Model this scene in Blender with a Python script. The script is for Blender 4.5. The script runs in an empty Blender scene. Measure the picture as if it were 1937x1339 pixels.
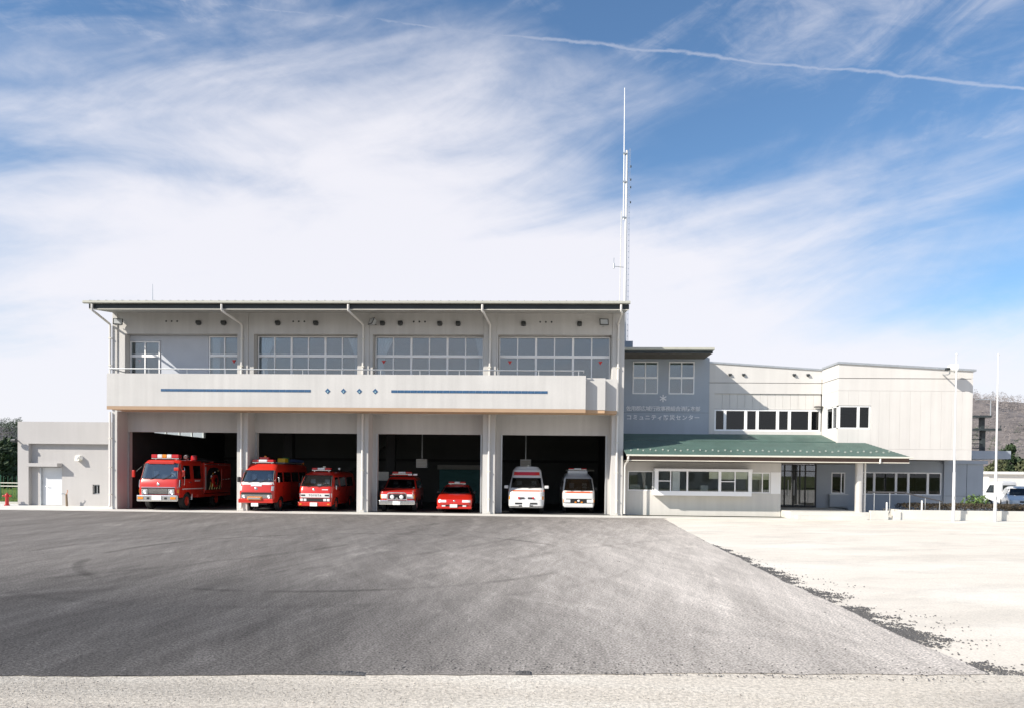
import bpy, bmesh, math, random
from mathutils import Vector, Matrix, noise
R = math.radians
random.seed(7)
S = bpy.context.scene
COL = S.collection

# ------------------------------------------------------------------ camera, sky, sun, exposure
cam_d = bpy.data.cameras.new('camera'); cam = bpy.data.objects.new('camera', cam_d); COL.objects.link(cam)
cam_d.sensor_width = 36.0; cam_d.lens = 36.0 * 1380 / 1937
cam_d.shift_y = 247.5 / 1937; cam_d.clip_end = 4000
_y, _p, _r = R(2.35), R(-1.0), R(.6)
_f = Vector((-math.sin(_y) * math.cos(_p), math.cos(_y) * math.cos(_p), math.sin(_p)))
_x = Vector((math.cos(_y), math.sin(_y), 0)); _u = _x.cross(_f)
_x2 = _x * math.cos(_r) + _u * math.sin(_r); _u2 = _u * math.cos(_r) - _x * math.sin(_r)
cam.matrix_world = Matrix(((_x2.x, _u2.x, -_f.x, 0), (_x2.y, _u2.y, -_f.y, -34.5), (_x2.z, _u2.z, -_f.z, 1.98), (0, 0, 0, 1)))
S.camera = cam
S.view_settings.view_transform = 'Standard'; S.view_settings.look = 'None'
S.view_settings.exposure = 0.65; S.view_settings.gamma = 1.0; S.view_settings.use_curve_mapping = False

SUN_TRAVEL = Vector((1.4, .92, -1.15)).normalized()          # the way the light goes
sun_d = bpy.data.lights.new('sun', 'SUN'); sun = bpy.data.objects.new('sun', sun_d); COL.objects.link(sun)
sun_d.energy = 4.5; sun_d.angle = R(.53); sun_d.color = (1.0, .925, .825)
sun.rotation_euler = SUN_TRAVEL.to_track_quat('-Z', 'Y').to_euler()
sun.location = (-30, -30, 40)
_to = -SUN_TRAVEL

W = bpy.data.worlds.new('World'); S.world = W; W.use_nodes = True
def build_sky():
    nt = W.node_tree; N = nt.nodes; L = nt.links; N.clear()
    def nd(t, **k):
        n = N.new(t)
        for a, b in k.items(): setattr(n, a, b)
        return n
    def mth(op, a, b=None, c=None, clamp=False):
        n = nd('ShaderNodeMath', operation=op); n.use_clamp = clamp
        for i, v in enumerate((a, b, c)):
            if v is None: continue
            if isinstance(v, (int, float)): n.inputs[i].default_value = v
            else: L.new(v, n.inputs[i])
        return n.outputs[0]
    def sstep(v, a, b):
        n = nd('ShaderNodeMapRange', interpolation_type='SMOOTHSTEP'); L.new(v, n.inputs[0])
        n.inputs[1].default_value = a; n.inputs[2].default_value = b; return n.outputs[0]
    sky = nd('ShaderNodeTexSky', sky_type='NISHITA'); sky.sun_disc = False
    sky.sun_elevation = math.asin(_to.z); sky.sun_rotation = math.atan2(_to.x, _to.y)
    sky.air_density = 1.0; sky.dust_density = .6; sky.ozone_density = 2.2
    tc = nd('ShaderNodeTexCoord'); sep = nd('ShaderNodeSeparateXYZ'); L.new(tc.outputs['Generated'], sep.inputs[0])
    x, y, z = sep.outputs
    az = mth('ARCTAN2', x, y); el = mth('ARCSINE', z)
    def noi(rot, sx, sy, scale, detail, rough, dist, off=(0, 0, 0)):
        comb = nd('ShaderNodeCombineXYZ'); L.new(mth('SINE', az), comb.inputs[0]); L.new(mth('MULTIPLY', el, 1.35), comb.inputs[1]); L.new(mth('COSINE', az), comb.inputs[2])
        r = nd('ShaderNodeVectorRotate', rotation_type='Z_AXIS'); L.new(comb.outputs[0], r.inputs[0]); r.inputs['Angle'].default_value = R(rot)
        m = nd('ShaderNodeMapping'); L.new(r.outputs[0], m.inputs[0]); m.inputs['Scale'].default_value = (sx, sy, sx); m.inputs['Location'].default_value = off
        t = nd('ShaderNodeTexNoise'); L.new(m.outputs[0], t.inputs['Vector'])
        t.inputs['Scale'].default_value = scale; t.inputs['Detail'].default_value = detail; t.inputs['Roughness'].default_value = rough; t.inputs['Distortion'].default_value = dist
        return mth('SUBTRACT', t.outputs[0], .5)
    big = noi(-14, .55, 1.0, 2.4, 5, .5, .5, (2.3, .4, 1.0))
    band = noi(-13, .42, 1.9, 2.2, 5, .50, .7, (7.7, 5.1, .9))
    wisp = noi(-24, .7, 1.7, 5.0, 8, .60, 1.2, (5.3, 1.2, .6))
    fine = noi(20, 1.0, 2.0, 17, 8, .65, .6, (1.3, 2.2, 3.6))
    edge = mth('MULTIPLY_ADD', mth('POWER', mth('MAXIMUM', mth('COSINE', mth('ADD', az, .13)), 0.0), 11.0), .20, .305)      # the cirrus sheet reaches highest straight ahead
    d = mth('SUBTRACT', edge, el)
    d = mth('MULTIPLY_ADD', big, .42, d); d = mth('MULTIPLY_ADD', band, .62, d); d = mth('MULTIPLY_ADD', wisp, .22, d); d = mth('MULTIPLY_ADD', fine, .05, d)
    dens = sstep(d, -.10, .20)
    thin = mth('MULTIPLY', sstep(mth('ADD', band, mth('MULTIPLY_ADD', wisp, .6, mth('MULTIPLY', fine, .25))), -.02, .30), .50)
    # one straight vapour trail: a great circle across the sky
    tr = mth('ADD', mth('ADD', z, mth('MULTIPLY', y, -.588)), mth('MULTIPLY', x, .118))
    tr = mth('ADD', tr, mth('MULTIPLY', wisp, .016))
    trail = mth('SUBTRACT', 1.0, sstep(mth('ABSOLUTE', mth('MULTIPLY_ADD', fine, .010, tr)), .0001, .0034))
    trail = mth('MULTIPLY', trail, mth('MULTIPLY', sstep(y, .2, .5), sstep(mth('MULTIPLY_ADD', fine, 1.2, mth('MULTIPLY_ADD', wisp, .8, mth('MULTIPLY_ADD', x, .3, .42))), .0, .5)))
    fac = mth('MAXIMUM', mth('MAXIMUM', mth('MULTIPLY', dens, .92), thin), mth('MULTIPLY', trail, .30))
    haze = sstep(z, .20, -.02)
    fac = mth('MAXIMUM', fac, mth('MULTIPLY', haze, .85), clamp=True)
    fac = mth('MULTIPLY', fac, sstep(z, -.12, -.02))
    mix = nd('ShaderNodeMix', data_type='RGBA'); L.new(fac, mix.inputs[0])
    tint = nd('ShaderNodeVectorMath', operation='MULTIPLY'); L.new(sky.outputs[0], tint.inputs[0]); tint.inputs[1].default_value = (.86, 1.06, 1.18); L.new(tint.outputs[0], mix.inputs[6]); mix.inputs[7].default_value = (6.95, 6.85, 7.25, 1)
    bg = nd('ShaderNodeBackground'); bg.inputs[1].default_value = .087
    L.new(mix.outputs[2], bg.inputs[0])
    out = nd('ShaderNodeOutputWorld'); L.new(bg.outputs[0], out.inputs[0])
build_sky()

# ------------------------------------------------------------------ materials
MATS = {}
def mat(name, col, rough=.6, metal=0., var=.05, scale=1.5, bump=0., bscale=60., coat=0., spec=.5, streak=0., fine=0., fscale=90.):
    if name in MATS: return MATS[name]
    m = bpy.data.materials.new(name); m.use_nodes = True; nt = m.node_tree; N = nt.nodes; L = nt.links
    b = N['Principled BSDF']; b.inputs['Roughness'].default_value = rough; b.inputs['Metallic'].default_value = metal
    b.inputs['Coat Weight'].default_value = coat; b.inputs['Specular IOR Level'].default_value = spec
    g = N.new('ShaderNodeNewGeometry')
    def noi(sc, det, vec=None, mapping=None):
        t = N.new('ShaderNodeTexNoise'); t.inputs['Scale'].default_value = sc; t.inputs['Detail'].default_value = det
        if mapping:
            mp = N.new('ShaderNodeMapping'); mp.inputs['Scale'].default_value = mapping; L.new(g.outputs['Position'], mp.inputs[0]); L.new(mp.outputs[0], t.inputs['Vector'])
        else: L.new(g.outputs['Position'], t.inputs['Vector'])
        return t.outputs[0]
    def mul(colour, fac_out, lo, hi):
        r = N.new('ShaderNodeMapRange'); L.new(fac_out, r.inputs[0]); r.inputs[1].default_value = .3; r.inputs[2].default_value = .7
        r.inputs[3].default_value = lo; r.inputs[4].default_value = hi
        v = N.new('ShaderNodeVectorMath'); v.operation = 'SCALE'
        if isinstance(colour, tuple): v.inputs[0].default_value = colour
        else: L.new(colour, v.inputs[0])
        L.new(r.outputs[0], v.inputs['Scale']); return v.outputs[0]
    c = tuple(col[:3])
    c = mul(c, noi(scale, 5), 1 - var, 1 + var)
    if streak: c = mul(c, noi(1.0, 4, mapping=(3.5, 3.5, .18)), 1 - streak, 1 + streak * .3)
    if fine: c = mul(c, noi(fscale, 2), 1 - fine, 1 + fine)
    L.new(c, b.inputs['Base Color'])
    if bump:
        bp = N.new('ShaderNodeBump'); bp.inputs['Strength'].default_value = bump; bp.inputs['Distance'].default_value = .01
        L.new(noi(bscale, 4), bp.inputs['Height']); L.new(bp.outputs[0], b.inputs['Normal'])
    MATS[name] = m; return m
def glass(name, tint, refl, rough=.0):
    if name in MATS: return MATS[name]
    m = bpy.data.materials.new(name); m.use_nodes = True; nt = m.node_tree; N = nt.nodes; L = nt.links; N.clear()
    o = N.new('ShaderNodeOutputMaterial'); mx = N.new('ShaderNodeMixShader')
    t = N.new('ShaderNodeBsdfTransparent'); t.inputs[0].default_value = (*tint, 1)
    gl = N.new('ShaderNodeBsdfGlossy'); gl.inputs['Roughness'].default_value = rough; gl.inputs[0].default_value = (.95, .97, 1, 1)
    lw = N.new('ShaderNodeLayerWeight'); lw.inputs[0].default_value = .5; fr = N.new('ShaderNodeMath'); fr.operation = 'POWER'; L.new(lw.outputs['Facing'], fr.inputs[0]); fr.inputs[1].default_value = 5
    ad = N.new('ShaderNodeMath'); ad.operation = 'ADD'; ad.use_clamp = True; ad.inputs[1].default_value = refl
    nz = N.new('ShaderNodeTexNoise'); nz.inputs['Scale'].default_value = .9; g = N.new('ShaderNodeNewGeometry'); L.new(g.outputs['Position'], nz.inputs['Vector'])
    bp = N.new('ShaderNodeBump'); bp.inputs['Strength'].default_value = .05; L.new(nz.outputs[0], bp.inputs['Height']); L.new(bp.outputs[0], gl.inputs['Normal'])
    L.new(fr.outputs[0], ad.inputs[0]); L.new(ad.outputs[0], mx.inputs[0]); L.new(t.outputs[0], mx.inputs[1]); L.new(gl.outputs[0], mx.inputs[2]); L.new(mx.outputs[0], o.inputs[0])
    MATS[name] = m; return m

m_wall = mat('painted concrete', (.54, .53, .51), .8, var=.05, scale=.6, bump=.15, bscale=45, streak=.085, fine=.03, fscale=35)
m_wallg = mat('annex render', (.43, .418, .41), .85, var=.04, scale=.5, bump=.15, bscale=45, streak=.05, fine=.03, fscale=30)
m_wall2 = mat('warm white cladding', (.62, .60, .57), .65, var=.03, scale=.7, streak=.06)
m_grey = mat('grey blue panel', (.36, .40, .45), .7, var=.05, scale=.9, bump=.05, streak=.05)
m_soffit = mat('tan soffit', (.50, .33, .20), .75, var=.08)
m_dark = mat('dark fascia', (.018, .024, .026), .55, var=.2)
m_brown = mat('brown fascia', (.085, .05, .036), .55, var=.15, scale=4)
m_trim = mat('pale trim metal', (.66, .64, .56), .45, var=.06, scale=3)
m_gut = mat('gutter metal', (.44, .44, .38), .5, var=.06, scale=3)
m_frame = mat('white window frame', (.86, .86, .86), .4, var=.02)
m_black = mat('black metal', (.012, .012, .013), .5, var=.2)
m_roof = mat('grey roof sheet', (.23, .27, .28), .45, var=.08)
m_green = mat('green roof sheet', (.082, .138, .115), .5, var=.15, scale=1.2, fine=.06, fscale=20)
m_blue = mat('blue tile', (.035, .10, .20), .4, var=.2, scale=12)
m_steel = mat('galvanised steel', (.52, .54, .55), .38, metal=.7, var=.08, scale=4)
m_pipe = mat('white pipe', (.72, .70, .66), .45, var=.05)
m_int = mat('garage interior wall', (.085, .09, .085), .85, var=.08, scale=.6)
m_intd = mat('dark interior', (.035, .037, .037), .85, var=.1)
m_room = mat('room wall', (.40, .41, .40), .85, var=.05)
m_roomd = mat('dim room', (.07, .07, .07), .9, var=.1)
m_teal = mat('teal shutter', (.10, .26, .26), .5, var=.06)
m_white = mat('white enamel', (.80, .80, .78), .35, var=.03)
m_cream = mat('cream blind', (.66, .63, .50), .8, var=.04)
m_curtain = mat('white curtain', (.72, .70, .72), .9, var=.05)
m_conc = mat('pale concrete', (.60, .585, .54), .85, var=.08, scale=.8, bump=.2, bscale=30, fine=.05, fscale=25)
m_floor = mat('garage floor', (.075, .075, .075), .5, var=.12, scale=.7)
g_up = glass('upper glazing', (.72, .80, .84), .13)
g_room = glass('clear office glazing', (.85, .88, .87), .04)
g_dark = glass('dark glazing', (.55, .57, .58), .035)
g_car = glass('car glazing', (.5, .53, .53), .05)
g_car2 = glass('clear windscreen', (.72, .76, .78), .11)

# ------------------------------------------------------------------ mesh helpers
_cache = {}
def link(o, parent=None, loc=None):
    COL.objects.link(o)
    if parent is not None: o.parent = parent
    if loc is not None: o.location = loc
    return o
def tag(o, label, cat, group=None, kind=None):
    if label: o['label'] = label
    if cat: o['category'] = cat
    if group: o['group'] = group
    if kind: o['kind'] = kind
    return o
def thing(name, label, cat, loc=(0, 0, 0), rz=0., group=None):
    o = bpy.data.objects.new(name, None); o.empty_display_size = .3; COL.objects.link(o)
    o.location = loc; o.rotation_euler = (0, 0, rz); return tag(o, label, cat, group)
def org(p):
    v = Vector((0, 0, 0))
    while p is not None: v = v + p.location; p = p.parent
    return v
class MB:
    def __init__(s): s.v = []; s.f = []
    def add(s, vs, fs):
        b = len(s.v); s.v += [tuple(p) for p in vs]; s.f += [tuple(b + i for i in f) for f in fs]; return s
    def box(s, x0, x1, y0, y1, z0, z1):
        return s.add([(x0, y0, z0), (x1, y0, z0), (x1, y1, z0), (x0, y1, z0), (x0, y0, z1), (x1, y0, z1), (x1, y1, z1), (x0, y1, z1)],
                     [(0, 3, 2, 1), (4, 5, 6, 7), (0, 1, 5, 4), (1, 2, 6, 5), (2, 3, 7, 6), (3, 0, 4, 7)])
    def hexa(s, p): return s.add(p, [(0, 3, 2, 1), (4, 5, 6, 7), (0, 1, 5, 4), (1, 2, 6, 5), (2, 3, 7, 6), (3, 0, 4, 7)])
    def prism(s, poly, axis, a0, a1):       # poly in the two other axes, extruded along axis
        n = len(poly)
        def P(u, v, w): return {'x': (w, u, v), 'y': (u, w, v), 'z': (u, v, w)}[axis]
        vs = [P(u, v, a0) for u, v in poly] + [P(u, v, a1) for u, v in poly]
        return s.add(vs, [tuple(range(n))[::-1], tuple(range(n, 2 * n))] + [(i, (i + 1) % n, n + (i + 1) % n, n + i) for i in range(n)])
    def cyl(s, p0, p1, r0, r1=None, n=12, caps=True):
        p0 = Vector(p0); p1 = Vector(p1); r1 = r0 if r1 is None else r1; d = (p1 - p0).normalized()
        a = d.orthogonal().normalized(); b = d.cross(a); vs = []
        for p, r in ((p0, r0), (p1, r1)):
            vs += [p + (a * math.cos(2 * math.pi * i / n) + b * math.sin(2 * math.pi * i / n)) * r for i in range(n)]
        fs = [(i, (i + 1) % n, n + (i + 1) % n, n + i) for i in range(n)]
        if caps: fs += [tuple(range(n))[::-1], tuple(range(n, 2 * n))]
        return s.add(vs, fs)
    def tube(s, pts, r, n=8):
        pts = [Vector(p) for p in pts]; rings = []
        for i, p in enumerate(pts):
            d = (pts[min(i + 1, len(pts) - 1)] - pts[max(i - 1, 0)]).normalized()
            a = d.orthogonal().normalized() if i == 0 else (pa - d * pa.dot(d)).normalized()
            pa = a; b = d.cross(a)
            rings.append([p + (a * math.cos(2 * math.pi * k / n) + b * math.sin(2 * math.pi * k / n)) * r for k in range(n)])
        vs = [q for g in rings for q in g]; fs = []
        for i in range(len(pts) - 1):
            fs += [(i * n + k, i * n + (k + 1) % n, (i + 1) * n + (k + 1) % n, (i + 1) * n + k) for k in range(n)]
        fs += [tuple(range(n))[::-1], tuple((len(pts) - 1) * n + k for k in range(n))]
        return s.add(vs, fs)
    def lathe(s, prof, c, axis='z', n=20):
        vs = []; m = len(prof)
        for i in range(n):
            a = 2 * math.pi * i / n
            for r, h in prof:
                p = {'z': (r * math.cos(a), r * math.sin(a), h), 'x': (h, r * math.cos(a), r * math.sin(a)), 'y': (r * math.cos(a), h, r * math.sin(a))}[axis]
                vs.append((p[0] + c[0], p[1] + c[1], p[2] + c[2]))
        return s.add(vs, [(i * m + k, ((i + 1) % n) * m + k, ((i + 1) % n) * m + k + 1, i * m + k + 1) for i in range(n) for k in range(m - 1)])
    def mesh(s, name, m, smooth=None):
        me = bpy.data.meshes.new(name); me.from_pydata(s.v, [], s.f)
        bm = bmesh.new(); bm.from_mesh(me); bmesh.ops.recalc_face_normals(bm, faces=bm.faces); bm.to_mesh(me); bm.free()
        if m: me.materials.append(m)
        if smooth is not None:
            me.polygons.foreach_set('use_smooth', [True] * len(me.polygons)); me.set_sharp_from_angle(angle=R(smooth))
        return me
    def obj(s, name, m, parent=None, smooth=None, world=True):
        if world and parent is not None:
            o0 = org(parent); s.v = [(p[0] - o0.x, p[1] - o0.y, p[2] - o0.z) for p in s.v]
        return link(bpy.data.objects.new(name, s.mesh(name, m, smooth)), parent)
def box(name, x0, x1, y0, y1, z0, z1, m, parent=None, bev=0., world=True):
    """one box as an object of its own; alike boxes share their mesh"""
    k = (round(x1 - x0, 3), round(y1 - y0, 3), round(z1 - z0, 3), m.name, bev)
    if k not in _cache:
        hx, hy, hz = k[0] / 2, k[1] / 2, k[2] / 2
        me = MB().box(-hx, hx, -hy, hy, -hz, hz).mesh(name, m)
        if bev:
            bm = bmesh.new(); bm.from_mesh(me); bmesh.ops.bevel(bm, geom=bm.edges[:], offset=bev, segments=2, affect='EDGES', profile=.5); bm.to_mesh(me); bm.free()
        _cache[k] = me
    o0 = org(parent) if (world and parent is not None) else Vector((0, 0, 0))
    return link(bpy.data.objects.new(name, _cache[k]), parent, (((x0 + x1) / 2 - o0.x), ((y0 + y1) / 2 - o0.y), ((z0 + z1) / 2 - o0.z)))

def window(parent, x0, x1, z0, z1, Y, cols, rows, m=m_frame, g=g_up, bar=.06, dep=.1, mid=None, thick=(), name='window'):
    """frame with its bars as one part, every pane a piece of its own; cols/rows are inner bar positions 0..1"""
    mb = MB(); mid = mid or bar
    mb.box(x0, x1, Y, Y + dep, z1 - bar, z1).box(x0, x1, Y, Y + dep, z0, z0 + bar)
    mb.box(x0, x0 + bar, Y, Y + dep, z0 + bar, z1 - bar).box(x1 - bar, x1, Y, Y + dep, z0 + bar, z1 - bar)
    xs = [x0 + bar]; zs = [z0 + bar]
    for i, c in enumerate(cols):
        w = (bar * 1.9 if i in thick else bar) / 2; xc = x0 + (x1 - x0) * c
        mb.box(xc - w, xc + w, Y + .002, Y + dep - .002, z0 + bar, z1 - bar); xs += [xc - w, xc + w]
    for c in rows:
        zc = z0 + (z1 - z0) * c; mb.box(x0 + bar, x1 - bar, Y - .012, Y + dep - .006, zc - mid / 2, zc + mid / 2); zs += [zc - mid / 2, zc + mid / 2]
    xs.append(x1 - bar); zs.append(z1 - bar)
    o = mb.obj(name, m, parent); o0 = org(parent)
    for i in range(0, len(xs), 2):
        for j in range(0, len(zs), 2):
            p = box('pane', xs[i], xs[i + 1], Y + dep * .45, Y + dep * .45 + .008, zs[j], zs[j + 1], g, o)
    return o
def wall_x(parent, name, x0, x1, y0, y1, z0, z1, holes, m):
    """a wall along X with rectangular openings (x0,x1,z0,z1), one mesh"""
    mb = MB(); xs = sorted({x0, x1, *[h[0] for h in holes], *[h[1] for h in holes]}); zs = sorted({z0, z1, *[h[2] for h in holes], *[h[3] for h in holes]})
    grid_wall(mb, xs, zs, holes, lambda a, b, c, d: ((a, y0, c), (b, y0, c), (b, y1, c), (a, y1, c), (a, y0, d), (b, y0, d), (b, y1, d), (a, y1, d)))
    return mb.obj(name, m, parent)
def wall_y(parent, name, x0, x1, y0, y1, z0, z1, holes, m):
    mb = MB(); ys = sorted({y0, y1, *[h[0] for h in holes], *[h[1] for h in holes]}); zs = sorted({z0, z1, *[h[2] for h in holes], *[h[3] for h in holes]})
    grid_wall(mb, ys, zs, holes, lambda a, b, c, d: ((x0, a, c), (x1, a, c), (x1, b, c), (x0, b, c), (x0, a, d), (x1, a, d), (x1, b, d), (x0, b, d)))
    return mb.obj(name, m, parent)
def grid_wall(mb, us, zs, holes, P):
    for i in range(len(us) - 1):
        uc = (us[i] + us[i + 1]) / 2; j = 0
        while j < len(zs) - 1:
            solid = lambda q: not any(h[0] < uc < h[1] and h[2] < (zs[q] + zs[q + 1]) / 2 < h[3] for h in holes)
            if not solid(j): j += 1; continue
            k = j
            while k + 1 < len(zs) - 1 and solid(k + 1): k += 1
            mb.hexa(P(us[i], us[i + 1], zs[j], zs[k + 1])); j = k + 1
#==BUILD==

# ------------------------------------------------------------------ the ground
def ground_mat(name, spec):
    m = bpy.data.materials.new(name); m.use_nodes = True; nt = m.node_tree; N = nt.nodes; L = nt.links
    b = N['Principled BSDF']; b.inputs['Roughness'].default_value = spec.get('rough', .9); b.inputs['Specular IOR Level'].default_value = spec.get('spec', .06)
    g = N.new('ShaderNodeNewGeometry'); col = None
    c = N.new('ShaderNodeRGB'); c.outputs[0].default_value = (*spec['base'], 1); col = c.outputs[0]
    for lay in spec['layers']:                     # (colour, scale, mapping, detail, lo, hi, strength)
        cl, sc, mp, det, lo, hi, st = lay[:7]; rot = lay[7] if len(lay) > 7 else 0
        mm = N.new('ShaderNodeMapping'); mm.inputs['Scale'].default_value = mp; mm.inputs['Rotation'].default_value = (0, 0, R(rot)); L.new(g.outputs['Position'], mm.inputs[0])
        t = N.new('ShaderNodeTexNoise'); t.inputs['Scale'].default_value = sc; t.inputs['Detail'].default_value = det; t.inputs['Roughness'].default_value = .6; t.inputs['Distortion'].default_value = .4; L.new(mm.outputs[0], t.inputs['Vector'])
        r = N.new('ShaderNodeMapRange'); r.interpolation_type = 'SMOOTHSTEP'; L.new(t.outputs[0], r.inputs[0]); r.inputs[1].default_value = lo; r.inputs[2].default_value = hi; r.inputs[4].default_value = st
        x = N.new('ShaderNodeMix'); x.data_type = 'RGBA'; L.new(r.outputs[0], x.inputs[0]); L.new(col, x.inputs[6]); x.inputs[7].default_value = (*cl, 1); col = x.outputs[2]
    for (cx, cy, sx, sy, r0, r1, wob, st, cl) in spec.get('blobs', ()):      # large ragged areas: dust and wear, on the asphalt also painted-in light falloff
        mm = N.new('ShaderNodeMapping'); mm.vector_type = 'TEXTURE'; mm.inputs['Location'].default_value = (cx, cy, 0); mm.inputs['Scale'].default_value = (sx, sy, 1); L.new(g.outputs['Position'], mm.inputs[0])
        vs = N.new('ShaderNodeVectorMath'); vs.operation = 'LENGTH'; L.new(mm.outputs[0], vs.inputs[0])
        t = N.new('ShaderNodeTexNoise'); t.inputs['Scale'].default_value = .45; t.inputs['Detail'].default_value = 8; t.inputs['Roughness'].default_value = .62; L.new(g.outputs['Position'], t.inputs['Vector'])
        a = N.new('ShaderNodeMath'); a.operation = 'MULTIPLY_ADD'; L.new(t.outputs[0], a.inputs[0]); a.inputs[1].default_value = wob; L.new(vs.outputs['Value'], a.inputs[2])
        r = N.new('ShaderNodeMapRange'); r.interpolation_type = 'SMOOTHSTEP'; L.new(a.outputs[0], r.inputs[0]); r.inputs[1].default_value = r1 + wob * .5; r.inputs[2].default_value = r0 + wob * .5; r.inputs[4].default_value = st
        x = N.new('ShaderNodeMix'); x.data_type = 'RGBA'; L.new(r.outputs[0], x.inputs[0]); L.new(col, x.inputs[6]); x.inputs[7].default_value = (*cl, 1); col = x.outputs[2]
    def scale_by(out, lo, hi, a0, a1):                # brighten or darken by a pattern
        nonlocal col
        r = N.new('ShaderNodeMapRange'); r.interpolation_type = 'SMOOTHSTEP'; L.new(out, r.inputs[0]); r.inputs[1].default_value = lo; r.inputs[2].default_value = hi; r.inputs[3].default_value = a0; r.inputs[4].default_value = a1
        v = N.new('ShaderNodeVectorMath'); v.operation = 'SCALE'; L.new(col, v.inputs[0]); L.new(r.outputs[0], v.inputs['Scale']); col = v.outputs[0]
    for sc, stretch, rot, lo, hi, a0, a1 in spec.get('streaks', ()):
        rt = N.new('ShaderNodeVectorRotate'); rt.rotation_type = 'Z_AXIS'; rt.inputs['Angle'].default_value = R(rot); L.new(g.outputs['Position'], rt.inputs[0])
        mm = N.new('ShaderNodeMapping'); mm.inputs['Scale'].default_value = (1, stretch, 1); mm.inputs['Location'].default_value = (sc * 3.1, rot * .37, 0); L.new(rt.outputs[0], mm.inputs[0])
        t = N.new('ShaderNodeTexNoise'); t.inputs['Scale'].default_value = sc; t.inputs['Detail'].default_value = 7; t.inputs['Roughness'].default_value = .65; t.inputs['Distortion'].default_value = .5; L.new(mm.outputs[0], t.inputs['Vector'])
        scale_by(t.outputs[0], lo, hi, a0, a1)
    for (cx, cy, rad, wid, k) in spec.get('arcs', ()):      # tyre marks left by turning wheels
        vs = N.new('ShaderNodeVectorMath'); vs.operation = 'DISTANCE'; L.new(g.outputs['Position'], vs.inputs[0]); vs.inputs[1].default_value = (cx, cy, 0)
        s_ = N.new('ShaderNodeMath'); s_.operation = 'SUBTRACT'; L.new(vs.outputs['Value'], s_.inputs[0]); s_.inputs[1].default_value = rad
        a_ = N.new('ShaderNodeMath'); a_.operation = 'ABSOLUTE'; L.new(s_.outputs[0], a_.inputs[0])
        r = N.new('ShaderNodeMapRange'); r.interpolation_type = 'SMOOTHSTEP'; L.new(a_.outputs[0], r.inputs[0]); r.inputs[1].default_value = wid; r.inputs[2].default_value = wid * .2
        t = N.new('ShaderNodeTexNoise'); t.inputs['Scale'].default_value = .4; t.inputs['Detail'].default_value = 4; L.new(g.outputs['Position'], t.inputs['Vector'])
        r2 = N.new('ShaderNodeMapRange'); L.new(t.outputs[0], r2.inputs[0]); r2.inputs[1].default_value = .40; r2.inputs[2].default_value = .58
        mu = N.new('ShaderNodeMath'); mu.operation = 'MULTIPLY'; L.new(r.outputs[0], mu.inputs[0]); L.new(r2.outputs[0], mu.inputs[1]); scale_by(mu.outputs[0], 0, 1, 1, k)
    for sc, lo, hi, a0, a1 in spec.get('grain', ()):
        t = N.new('ShaderNodeTexNoise'); t.inputs['Scale'].default_value = sc; t.inputs['Detail'].default_value = 3; L.new(g.outputs['Position'], t.inputs['Vector']); scale_by(t.outputs[0], lo, hi, a0, a1)
    L.new(col, b.inputs['Base Color'])
    t = N.new('ShaderNodeTexNoise'); t.inputs['Scale'].default_value = spec.get('bs', 55); t.inputs['Detail'].default_value = 6; t.inputs['Roughness'].default_value = .7; L.new(g.outputs['Position'], t.inputs['Vector'])
    bp = N.new('ShaderNodeBump'); bp.inputs['Strength'].default_value = spec.get('bump', .6); bp.inputs['Distance'].default_value = .02; L.new(t.outputs[0], bp.inputs['Height']); L.new(bp.outputs[0], b.inputs['Normal'])
    MATS[name] = m; return m
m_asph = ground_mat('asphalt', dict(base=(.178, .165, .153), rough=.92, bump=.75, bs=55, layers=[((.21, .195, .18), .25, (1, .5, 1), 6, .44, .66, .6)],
    blobs=[(8.5, -21, 8.6, 19, .36, 1.6, .22, .95, (.57, .52, .465)), (-6.5, -26.0, 6.5, 5.0, .15, 1.5, .3, .72, (.050, .050, .053)), (4.5, -31.0, 9, 4.0, .90, 1.18, .22, .30, (.44, .40, .35))],  # pale right, dark near left: dust, wear, plus back-scatter and vignetting coloured in
    streaks=[(1.0, .10, -4, .36, .66, .91, 1.10), (2.6, .08, 12, .36, .66, .92, 1.10), (4.2, .07, -20, .38, .66, .94, 1.07), (9.0, .10, 4, .36, .66, .94, 1.07), (1.3, .35, -12, .56, .74, 1.0, 1.32), (2.2, .6, 40, .64, .78, 1.0, .88)],
    grain=[(14, .35, .65, .92, 1.08), (38, .32, .68, .62, 1.42)],
    arcs=[(-4.6, -17.2, 5.6, .18, .68), (-4.9, -17.0, 7.2, .2, .86), (6, -14, 11, .22, 1.15), (6.5, -13.6, 12.4, .2, .92), (-13, -30, 17, .35, 1.15), (-26, -8, 22, .25, .8), (-26, -8, 23.6, .25, 1.25), (-30, -2, 31, .25, .82), (20, -30, 24, .3, .86), (20, -30, 25.7, .3, 1.12)]))
m_sand = ground_mat('pale crushed stone', dict(base=(.70, .645, .56), rough=.95, bump=.5, bs=40, layers=[
    ((.67, .615, .53), .16, (1, 1, 1), 4, .42, .66, .6), ((.78, .735, .655), .5, (.6, 1, 1), 5, .48, .7, .6, 10)],
    streaks=[(.7, .45, 70, .44, .68, 1.03, .90), (2.0, .3, 80, .46, .70, 1.02, .94)], grain=[(45, .34, .7, .90, 1.08)]))
m_strip = ground_mat('dusty concrete strip', dict(base=(.66, .60, .51), rough=.95, bump=.7, bs=45, layers=[
    ((.74, .69, .60), .9, (.3, 1.4, 1), 5, .45, .65, .7)], blobs=[(-5.5, -28.1, 5.0, .55, .2, 1.3, .8, .55, (.30, .28, .25)), (0, -28.65, 9, .16, .5, 1.2, .5, .4, (.36, .33, .29)), (5.0, -27.9, 1.6, .4, .3, 1.3, .8, .5, (.34, .31, .28))],
    grain=[(26, .35, .70, 1.10, .78), (70, .35, .7, .85, 1.12)]))
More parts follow.
